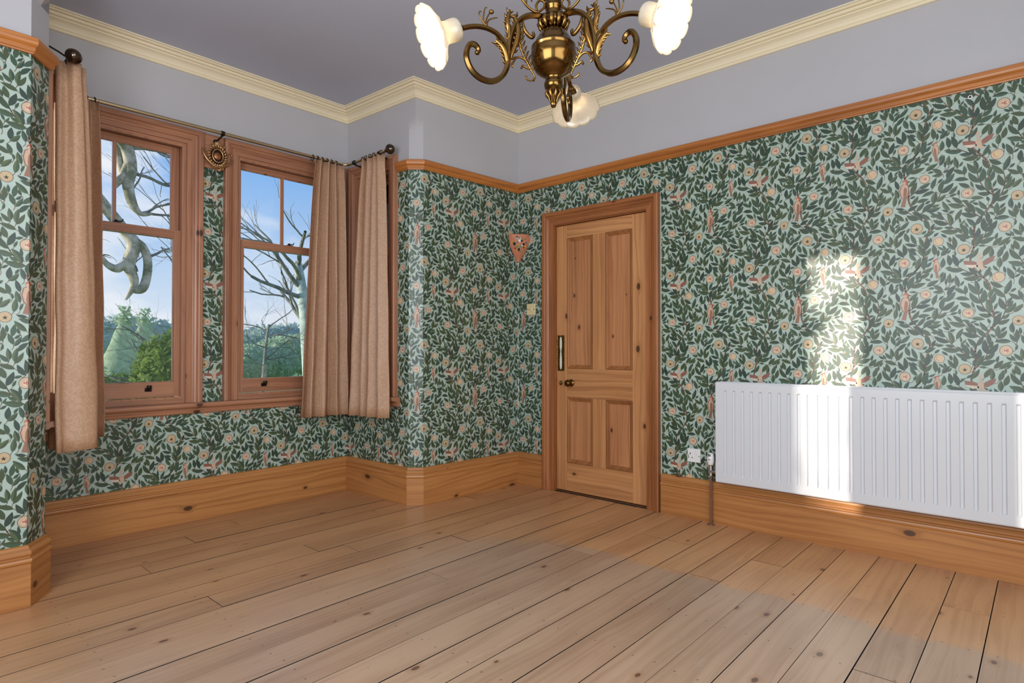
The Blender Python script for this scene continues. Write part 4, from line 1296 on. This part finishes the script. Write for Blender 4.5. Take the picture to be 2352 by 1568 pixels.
# cast leaf collars
mb = MB()
for k in range(12):
    a = 2 * pi * k / 12; d = Vector((cos(a), sin(a), 0)); C0 = Vector(CM)
    mb.tube([C0 + d * .036 + Vector((0, 0, 1.988)), C0 + d * .040 + Vector((0, 0, 1.976)), C0 + d * .035 + Vector((0, 0, 1.962)), C0 + d * .031 + Vector((0, 0, 1.957))], [.004, .0075, .006, .002], 6)
mb.build('leaf_collar', M['brass_leaf'], ch); mb = MB()
for k in range(8):
    a = 2 * pi * k / 8 + .2; d = Vector((cos(a), sin(a), 0))
    mb.tube([C0 + d * .017 + Vector((0, 0, 1.789)), C0 + d * .021 + Vector((0, 0, 1.780)), C0 + d * .013 + Vector((0, 0, 1.770)), C0 + d * .009 + Vector((0, 0, 1.756))], [.004, .005, .004, .002], 6)
mb.build('leaf_finial', M['brass_leaf'], ch); mb = MB()
for k in range(16):
    a = 2 * pi * k / 16; d = Vector((cos(a), sin(a), 0))
    mb.tube([C0 + d * .030 + Vector((0, 0, 2.05)), C0 + d * .043 + Vector((0, 0, 2.07)), C0 + d * .052 + Vector((0, 0, 2.10))], [.003, .0055, .002], 5)
mb.build('leaf_collar', M['brass_leaf'], ch)

def sqtube(mb, pts, w):
    mb.tube(pts, w, 6, smooth=False)
def leafcurl(mb, D, pts, w, up=Vector((0, 0, 1))):
    """acanthus leaf: a ridge with short side lobes"""
    p3 = catmull(pts, 4)
    mb.tube(p3, [w * (.35 + .65 * sin(pi * (k + .6) / len(p3))) for k in range(len(p3))], 6, flat=1.3)
    n = len(p3)
    for k in range(1, n - 1, 2):
        t = (p3[k + 1] - p3[k - 1]).normalized(); sd = t.cross(D.cross(Vector((0, 0, 1)))).normalized()
        for s in (-1, 1):
            q = p3[k] + sd * s * w * 1.5 + t * w * 1.3
            mb.tube([p3[k], p3[k] + sd * s * w * .9 + t * w * .3, q], [w * .5, w * .45, w * .1], 5)
for ai, ang in enumerate((202, 321, 74)):
    D = RTv * cos(radians(ang)) + FW * sin(radians(ang))
    def A(r, z, s=0.0): return Vector(CM) + D * r + Vector((0, 0, z)) + D.cross(Vector((0, 0, 1))) * s
    arm = [(.022, 1.984), (.05, 1.984), (.078, 1.976), (.100, 1.960), (.116, 1.938), (.1255, 1.912), (.130, 1.885), (.131, 1.860), (.128, 1.835), (.119, 1.812), (.135 + .015, 1.790), ]
    main = [(.020, 1.986), (.048, 1.987), (.075, 1.981), (.098, 1.966), (.116, 1.944), (.127, 1.915), (.132, 1.885), (.134, 1.855), (.139, 1.828), (.152, 1.803), (.172, 1.788), (.194, 1.784), (.218, 1.790), (.237, 1.805), (.249, 1.828), (.251, 1.850), (.244, 1.868), (.232, 1.874), (.221, 1.868), (.2175, 1.858), (.222, 1.853)]
    pts = catmull([A(r, z) for r, z in main], 6)
    mb = MB(); n = len(pts)
    sqtube(mb, pts, [.0080 if k < n * .8 else .0080 - .0028 * (k - n * .8) / (n * .2) for k in range(n)])
    mb.lathe([(0, -.006), (.005, -.004), (.007, 0), (.005, .004), (0, .006)], A(.2215, 1.8535), D.cross(Vector((0, 0, 1))), 10)
    mb.lathe([(.012, 0), (.014, .003), (.010, .008), (.012, .012), (.007, .016)], A(.020, 1.986), D, 14)
    armo = mb.build('arm', M['brass'], ch)
    br_ = [(.1325, 1.868), (.140, 1.885), (.152, 1.902), (.170, 1.916), (.194, 1.923), (.220, 1.923), (.245, 1.917), (.268, 1.907)]
    mb = MB(); sqtube(mb, catmull([A(r, z) for r, z in br_], 6), .0072); mb.build('branch', M['brass'], armo)
    # leaves and scrolls
    mb = MB()
    leafcurl(mb, D, [A(.131, 1.85), A(.119, 1.885), A(.109, 1.915), A(.108, 1.945), A(.118, 1.975)], .009)
    leafcurl(mb, D, [A(.137, 1.835), A(.142, 1.862), A(.152, 1.882), A(.170, 1.895)], .008)
    leafcurl(mb, D, [A(.135, 1.90), A(.133, 1.93), A(.138, 1.955), A(.130, 1.985)], .007)
    # small leaf spray on top of the branch
    for tip in ((.185, 1.968), (.200, 1.975), (.172, 1.955), (.216, 1.962)):
        mb.tube(catmull([A(.196, 1.928), A((.196 + tip[0]) / 2 + .006, 1.945), A(*tip), A(tip[0] - .008, tip[1] + .002)], 4), [.0028, .003, .0025, .002, .002, .002, .002, .002, .0018, .0016, .0014, .001, .001], 5)
    mb.lathe([(0, -.006), (.006, -.002), (.007, .003), (0, .009)], A(.182, 1.968), (0, 0, 1), 8)
    # upper C-scroll above the arm, near the column
    mb.tube(catmull([A(.050, 2.00), A(.052, 2.015), A(.042, 2.030), A(.028, 2.028), A(.030, 2.012), A(.052, 1.996), A(.078, 2.006), A(.098, 2.028), A(.110, 2.055), A(.112, 2.085), A(.102, 2.108), A(.088, 2.110), A(.082, 2.098)], 5), .0034, 6)
    mb.tube(catmull([A(.082, 2.01), A(.080, 2.028), A(.068, 2.032), A(.066, 2.022)], 4), .0022, 5)
    # scroll under the arm
    mb.tube(catmull([A(.092, 1.962), A(.088, 1.944), A(.078, 1.930), A(.066, 1.924), A(.060, 1.932), A(.062, 1.940)], 4), [.0035 + .0025 * sin(pi * k / 20) for k in range(21)], 6)
    mb.tube(catmull([A(.098, 1.954), A(.104, 1.938), A(.098, 1.930)], 4), .0022, 5)
    # fern spray that rises along the ball from its foot
    stem = catmull([A(.060, 1.806), A(.057, 1.818), A(.066, 1.832), A(.078, 1.850), A(.088, 1.868), A(.096, 1.890), A(.100, 1.912), A(.096, 1.932)], 5)
    mb.tube(stem, .0026, 6)
    mb.tube(catmull([A(.058, 1.812), A(.068, 1.806), A(.080, 1.808), A(.082, 1.816)], 4), .0024, 5)
    for k in range(10, len(stem) - 1, 3):
        p = stem[k]; r = (p - Vector(CM)).dot(D); z = p.z
        for s, ln in ((1, .018), (-1, .016)):
            q = [A(r, z), A(r + s * .006, z + .010), A(r + s * ln * .55, z + ln * 1.1), A(r + s * ln * .55 - .003, z + ln * 1.35)]
            mb.tube(catmull(q, 3), [.0018, .0024, .0030, .0032, .0030, .0026, .0022, .0018, .0016, .0012][:10], 5)
    mb.tube(catmull([A(.080, 1.853), A(.092, 1.862), A(.108, 1.862), A(.118, 1.850), A(.124, 1.838), A(.119, 1.834)], 4), [.003] * 21, 6)
    mb.tube(catmull([A(.070, 1.838), A(.080, 1.838), A(.092, 1.842), A(.096, 1.834)], 4), [.003] * 13, 6)
    mb.build('cast_foliage', M['brass_leaf'], armo)
    # lamp holder and fluted glass shade, opening outward and down
    tilt = radians(27)
    ax = D * cos(tilt) + Vector((0, 0, -sin(tilt)))
    p0 = A(.266, 1.909)
    mb = MB(); mb.lathe([(.0, -.004), (.008, -.004), (.010, .0), (.010, .006), (.014, .010), (.016, .020), (.0165, .034), (.013, .036), (.0, .036)], p0, ax, 16)
    mb.build('lamp_holder', M['brass'], ch)
    prof_s = [(.0225, .010), (.0255, .010), (.0275, .016), (.0275, .028), (.0260, .040), (.0270, .050), (.0330, .060), (.0420, .067), (.0530, .073), (.0650, .079), (.0740, .086), (.0785, .093)]
    def flute(a, i):
        k = max(0, (i - 3) / (len(prof_s) - 4))
        return 1 + (.010 + .035 * k) * abs(cos(a * 6)) ** .6 - .03 * k
    def crease(a, i):
        k = max(0, (i - 4) / (len(prof_s) - 5))
        return -.0055 * k * (1 - abs(cos(a * 6)) ** .35)
    mb = MB(); mb.lathe(prof_s, p0, ax, 120, rmod=flute, hmod=crease)
    so = mb.build('lamp_shade', M['shade'], ch, recalc=False)
    md = so.modifiers.new('thickness', 'SOLIDIFY'); md.thickness = .002; md.offset = 0
    mb = MB(); mb.lathe([(.008, .034), (.010, .042), (.019, .052), (.0215, .062), (.019, .073), (.010, .081), (0, .083)], p0, ax, 16)
    mb.build('bulb', M['bulb'], ch)
    c = p0 + ax * .087
    lamp('lamp_light', 'POINT', c, 1.7, (1.0, 0.78, 0.52), shadow_soft_size=.014)

# ------------------------------------------------------------------ garden
def bark(name, a, b):
    t = NT(name); P, X, Y, Z = t.obj()
    f = t.noise(P, 5, 5, .65); t.set(Base_Color=t.mix(t.smooth(f, .35, .65), s2l(a), s2l(b)), Roughness=.85); t.bump(f, .5, .02); return t.mat
M['bark'] = bark('mossy_pale_bark', (206, 194, 172), (112, 114, 84))
M['bark2'] = bark('grey_green_bark', (196, 208, 200), (150, 164, 156))
M['twig'] = bark('grey_twig', (142, 142, 132), (104, 106, 96))
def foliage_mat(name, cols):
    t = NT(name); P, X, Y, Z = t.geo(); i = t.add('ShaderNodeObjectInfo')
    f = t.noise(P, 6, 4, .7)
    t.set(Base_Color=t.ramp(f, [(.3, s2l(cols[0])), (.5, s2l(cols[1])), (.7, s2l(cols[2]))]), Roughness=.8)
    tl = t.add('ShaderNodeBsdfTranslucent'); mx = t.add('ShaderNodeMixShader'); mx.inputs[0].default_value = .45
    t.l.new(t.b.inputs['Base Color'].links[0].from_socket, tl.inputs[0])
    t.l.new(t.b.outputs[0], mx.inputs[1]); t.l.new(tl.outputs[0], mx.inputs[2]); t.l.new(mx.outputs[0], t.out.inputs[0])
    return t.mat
M['hedge'] = foliage_mat('misty_hedge', ((158, 178, 146), (190, 208, 172), (218, 232, 200)))  # haze is put into the pale leaf colours
M['far'] = foliage_mat('far_misty_trees', ((168, 188, 176), (196, 212, 200), (222, 232, 224)))  # distance haze is in the colour here too
M['leafy'] = foliage_mat('shrub_leaves', ((60, 84, 44), (112, 140, 62), (170, 184, 96)))
M['grass'] = foliage_mat('lawn', ((150, 182, 130), (176, 206, 152), (200, 224, 176)))
mb = MB(); mb.box((-40, 4.4, -.75), (70, 90, -.62)); g = mb.build('lawn', M['grass']); tag(g, 'pale green lawn stretching away outside the bay window', 'lawn', kind='structure')
GZ = -.62
rt_ = random.Random(17)
def grow(mb, p, d, L, r, depth, bend=.35, spread=.6, grav=0.0, nseg=6, taper=.6, kids=(2, 3)):
    pts = [p]; rad_ = [r]; dd = Vector(d).normalized()
    for k in range(nseg):
        dd = (dd + Vector((rt_.uniform(-1, 1), rt_.uniform(-1, 1), rt_.uniform(-1, 1))) * bend * .5 + Vector((0, 0, grav))).normalized()
        pts.append(pts[-1] + dd * L / nseg); rad_.append(r * (1 - (1 - taper) * (k + 1) / nseg))
    mb.tube(pts, rad_, 6 if r > .02 else 4, caps=False)
    if depth <= 0: return
    for k in range(rt_.randint(*kids)):
        i = rt_.randint(2, nseg)
        q = (dd + Vector((rt_.uniform(-1, 1), rt_.uniform(-1, 1), rt_.uniform(-.7, 1))) * spread).normalized()
        grow(mb, pts[i], q, L * rt_.uniform(.55, .8), rad_[i] * rt_.uniform(.45, .7), depth - 1, bend, spread, grav, nseg, taper, kids)
def path(mb, P, R, n=5):
    pts = catmull(P, n); m = len(pts)
    rr_ = []
    for k in range(m):
        t = k / (m - 1) * (len(R) - 1); i = min(int(t), len(R) - 2); rr_.append(R[i] + (R[i + 1] - R[i]) * (t - i))
    mb.tube(pts, rr_, 8); return pts
# old tree whose bent limbs hang in front of the first window
t1 = empty('old_tree', (1.35, 9.3, GZ)); tag(t1, 'gnarled pale tree whose bent mossy limbs hang across the first window', 'tree')
mb = MB()
path(mb, [(1.20, 9.3, GZ), (1.25, 9.3, 1.2), (1.45, 9.2, 3.2), (1.9, 9.05, 4.5), (2.25, 9.0, 4.35), (2.363, 9.0, 3.95)], [.24, .20, .17, .13, .11, .10])
path(mb, [(2.25, 9.0, 4.35), (2.363, 9, 3.913), (2.47, 9, 3.70), (2.515, 9, 3.46), (2.485, 9, 3.25), (2.530, 9, 3.02), (2.63, 9, 2.88), (2.78, 9, 2.90)], [.10, .09, .085, .078, .072, .062, .035, .015])
path(mb, [(2.48, 9, 3.50), (2.43, 9, 3.34), (2.36, 9, 3.24), (2.33, 9, 3.17)], [.05, .055, .05, .03])
path(mb, [(1.45, 9.2, 3.2), (1.9, 9.1, 3.35), (2.15, 9.0, 3.0), (2.45, 9, 2.62), (2.56, 9, 2.45), (2.50, 9, 2.18), (2.57, 9, 1.95), (2.47, 9, 1.72)], [.10, .08, .07, .07, .085, .075, .05, .015])
path(mb, [(2.53, 9, 2.52), (2.65, 9, 2.45), (2.72, 9, 2.28), (2.715, 9, 2.05), (2.66, 9, 1.88), (2.55, 9, 1.86)], [.05, .055, .055, .055, .06, .05])
path(mb, [(2.50, 9, 2.25), (2.38, 9, 2.12), (2.26, 9, 2.16), (2.20, 9, 2.26)], [.05, .055, .04, .02])
path(mb, [(2.36, 9, 3.9), (2.39, 9.05, 3.6), (2.44, 9.05, 3.35), (2.50, 9, 3.25)], [.04, .045, .04, .03])
mb.build('trunk', M['bark'], t1)
mb = MB()
for p, d, L, r in (((2.53, 9, 3.40), (.8, 0, -.25), .55, .025), ((2.50, 9, 3.72), (.9, 0, .35), .5, .03), ((2.50, 9, 3.8), (.7, 0, .8), .45, .03), ((2.66, 9, 2.89), (.8, 0, .5), .4, .02), ((2.7, 9, 2.9), (.9, 0, .1), .5, .018), ((2.72, 9, 2.3), (.7, 0, .4), .4, .02), ((2.26, 9, 2.16), (-.5, 0, .6), .25, .02), ((2.55, 9, 3.2), (.6, 0, .7), .35, .012), ((2.6, 9, 2.1), (-.3, 0, .6), .3, .015), ((2.4, 9, 3.8), (-.2, 0, .8), .4, .03)):
    grow(mb, Vector(p), d, L, r, 2, .5, .8)
mb.build('twigs', M['twig'], t1)
# slender branching shrub tree behind, right side of first window
def bare_tree(x, y, h, r, seed, depth, mat, mtw, label, lean=(0, 0), spread=.7, name='bare_tree', L=1.2, ndir=7, tw=.28):
    global rt_
    rt_ = random.Random(seed)
    root = empty(name, (x, y, GZ)); tag(root, label, 'tree')
    mb = MB(); pts = path(mb, [(x, y, GZ), (x + lean[0] * .3, y, GZ + h * .4), (x + lean[0] * .6, y, GZ + h * .75), (x + lean[0], y, GZ + h)], [r, r * .8, r * .65, r * .5])
    mb.build('trunk', mat, root)
    mb = MB()
    for k in range(ndir):
        p = pts[int(len(pts) * (.45 + .5 * k / ndir))]
        a = rt_.uniform(0, 2 * pi)
        grow(mb, Vector(p), (cos(a), sin(a) * .5, rt_.uniform(.1, .9)), L, r * tw, depth, .4, spread)
    mb.build('branches', mtw, root)
    return root
bare_tree(3.85, 11.5, 1.6, .07, 5, 3, M['twig'], M['twig'], 'slender bare shrub tree with a fan of twigs at the right of the first window', spread=.75, L=1.0, ndir=11)
bare_tree(9.15, 16.0, 4.2, .24, 8, 3, M['bark2'], M['twig'], 'tall pale tree trunk in mist, seen through the right part of the second window', lean=(-.5, 0), L=1.6, ndir=8)
bare_tree(6.9, 14.5, 2.3, .06, 12, 4, M['twig'], M['twig'], 'low bush of tangled bare twigs at the left of the second window', lean=(.2, 0), L=.75, ndir=10, spread=.8)
# branches reaching in from the tree beyond the mullion
rt_ = random.Random(31)
t4 = bare_tree(4.75, 12.0, 4.4, .09, 33, 3, M['bark2'], M['twig'], 'bare tree behind the mullion with thin branches crossing the top of the second window', L=1.5, ndir=7, spread=.5, tw=.22)
bare_tree(-7.0, 5.6, 3.6, .10, 44, 4, M['bark2'], M['twig'], 'bare tree outside, left of the house', L=1.3, ndir=9, spread=.7, tw=.26)

def blob(name, c, s, mat, label, cat, seed, n=1200, leaf=.12, cone=False):
    rr_ = random.Random(seed); root = empty(name, (c[0], c[1], GZ)); tag(root, label, cat)
    mb = MB()
    def pos():
        while True:
            x, y, z = rr_.uniform(-1, 1), rr_.uniform(-1, 1), rr_.uniform(-1, 1)
            d = x * x + y * y + z * z
            if .45 < d < 1 and (not cone or (x * x + y * y) < ((1 - z) / 2) ** 2 * 1.2 + .02): return Vector((x * s[0], y * s[1], z * s[2])) + Vector(c)
    for k in range(n):
        p = pos(); a = Vector((rr_.uniform(-1, 1), rr_.uniform(-1, 1), rr_.uniform(-1, 1))).normalized()
        b = a.cross(Vector((rr_.uniform(-1, 1), rr_.uniform(-1, 1), rr_.uniform(-1, 1)))).normalized()
        l = leaf * rr_.uniform(.6, 1.3)
        mb.poly([p - a * l, p + b * l * .45, p + a * l, p - b * l * .45])
    o = mb.build('leaves', mat, root, recalc=False); o['kind'] = 'stuff'
    mb = MB(); rows = []
    for i in range(9):
        t = -1 + 2 * i / 8; w = math.sqrt(max(0, 1 - t * t)) * .82 if not cone else (1 - t) / 2 * .9
        rows.append([(c[0] + s[0] * w * cos(2 * pi * k / 14) * rr_.uniform(.9, 1.1), c[1] + s[1] * w * sin(2 * pi * k / 14) * rr_.uniform(.9, 1.1), max(GZ, c[2] + s[2] * t * .9)) for k in range(14)])
    mb.grid(rows, close_u=True); mb.build('inner_mass', mat, root)
    return root
blob('leafy_shrub', (2.78, 8.3, .60), (.46, .4, .72), M['leafy'], 'bright leafy green shrub at the lower right of the first window', 'shrub', 1, 2600, .045)
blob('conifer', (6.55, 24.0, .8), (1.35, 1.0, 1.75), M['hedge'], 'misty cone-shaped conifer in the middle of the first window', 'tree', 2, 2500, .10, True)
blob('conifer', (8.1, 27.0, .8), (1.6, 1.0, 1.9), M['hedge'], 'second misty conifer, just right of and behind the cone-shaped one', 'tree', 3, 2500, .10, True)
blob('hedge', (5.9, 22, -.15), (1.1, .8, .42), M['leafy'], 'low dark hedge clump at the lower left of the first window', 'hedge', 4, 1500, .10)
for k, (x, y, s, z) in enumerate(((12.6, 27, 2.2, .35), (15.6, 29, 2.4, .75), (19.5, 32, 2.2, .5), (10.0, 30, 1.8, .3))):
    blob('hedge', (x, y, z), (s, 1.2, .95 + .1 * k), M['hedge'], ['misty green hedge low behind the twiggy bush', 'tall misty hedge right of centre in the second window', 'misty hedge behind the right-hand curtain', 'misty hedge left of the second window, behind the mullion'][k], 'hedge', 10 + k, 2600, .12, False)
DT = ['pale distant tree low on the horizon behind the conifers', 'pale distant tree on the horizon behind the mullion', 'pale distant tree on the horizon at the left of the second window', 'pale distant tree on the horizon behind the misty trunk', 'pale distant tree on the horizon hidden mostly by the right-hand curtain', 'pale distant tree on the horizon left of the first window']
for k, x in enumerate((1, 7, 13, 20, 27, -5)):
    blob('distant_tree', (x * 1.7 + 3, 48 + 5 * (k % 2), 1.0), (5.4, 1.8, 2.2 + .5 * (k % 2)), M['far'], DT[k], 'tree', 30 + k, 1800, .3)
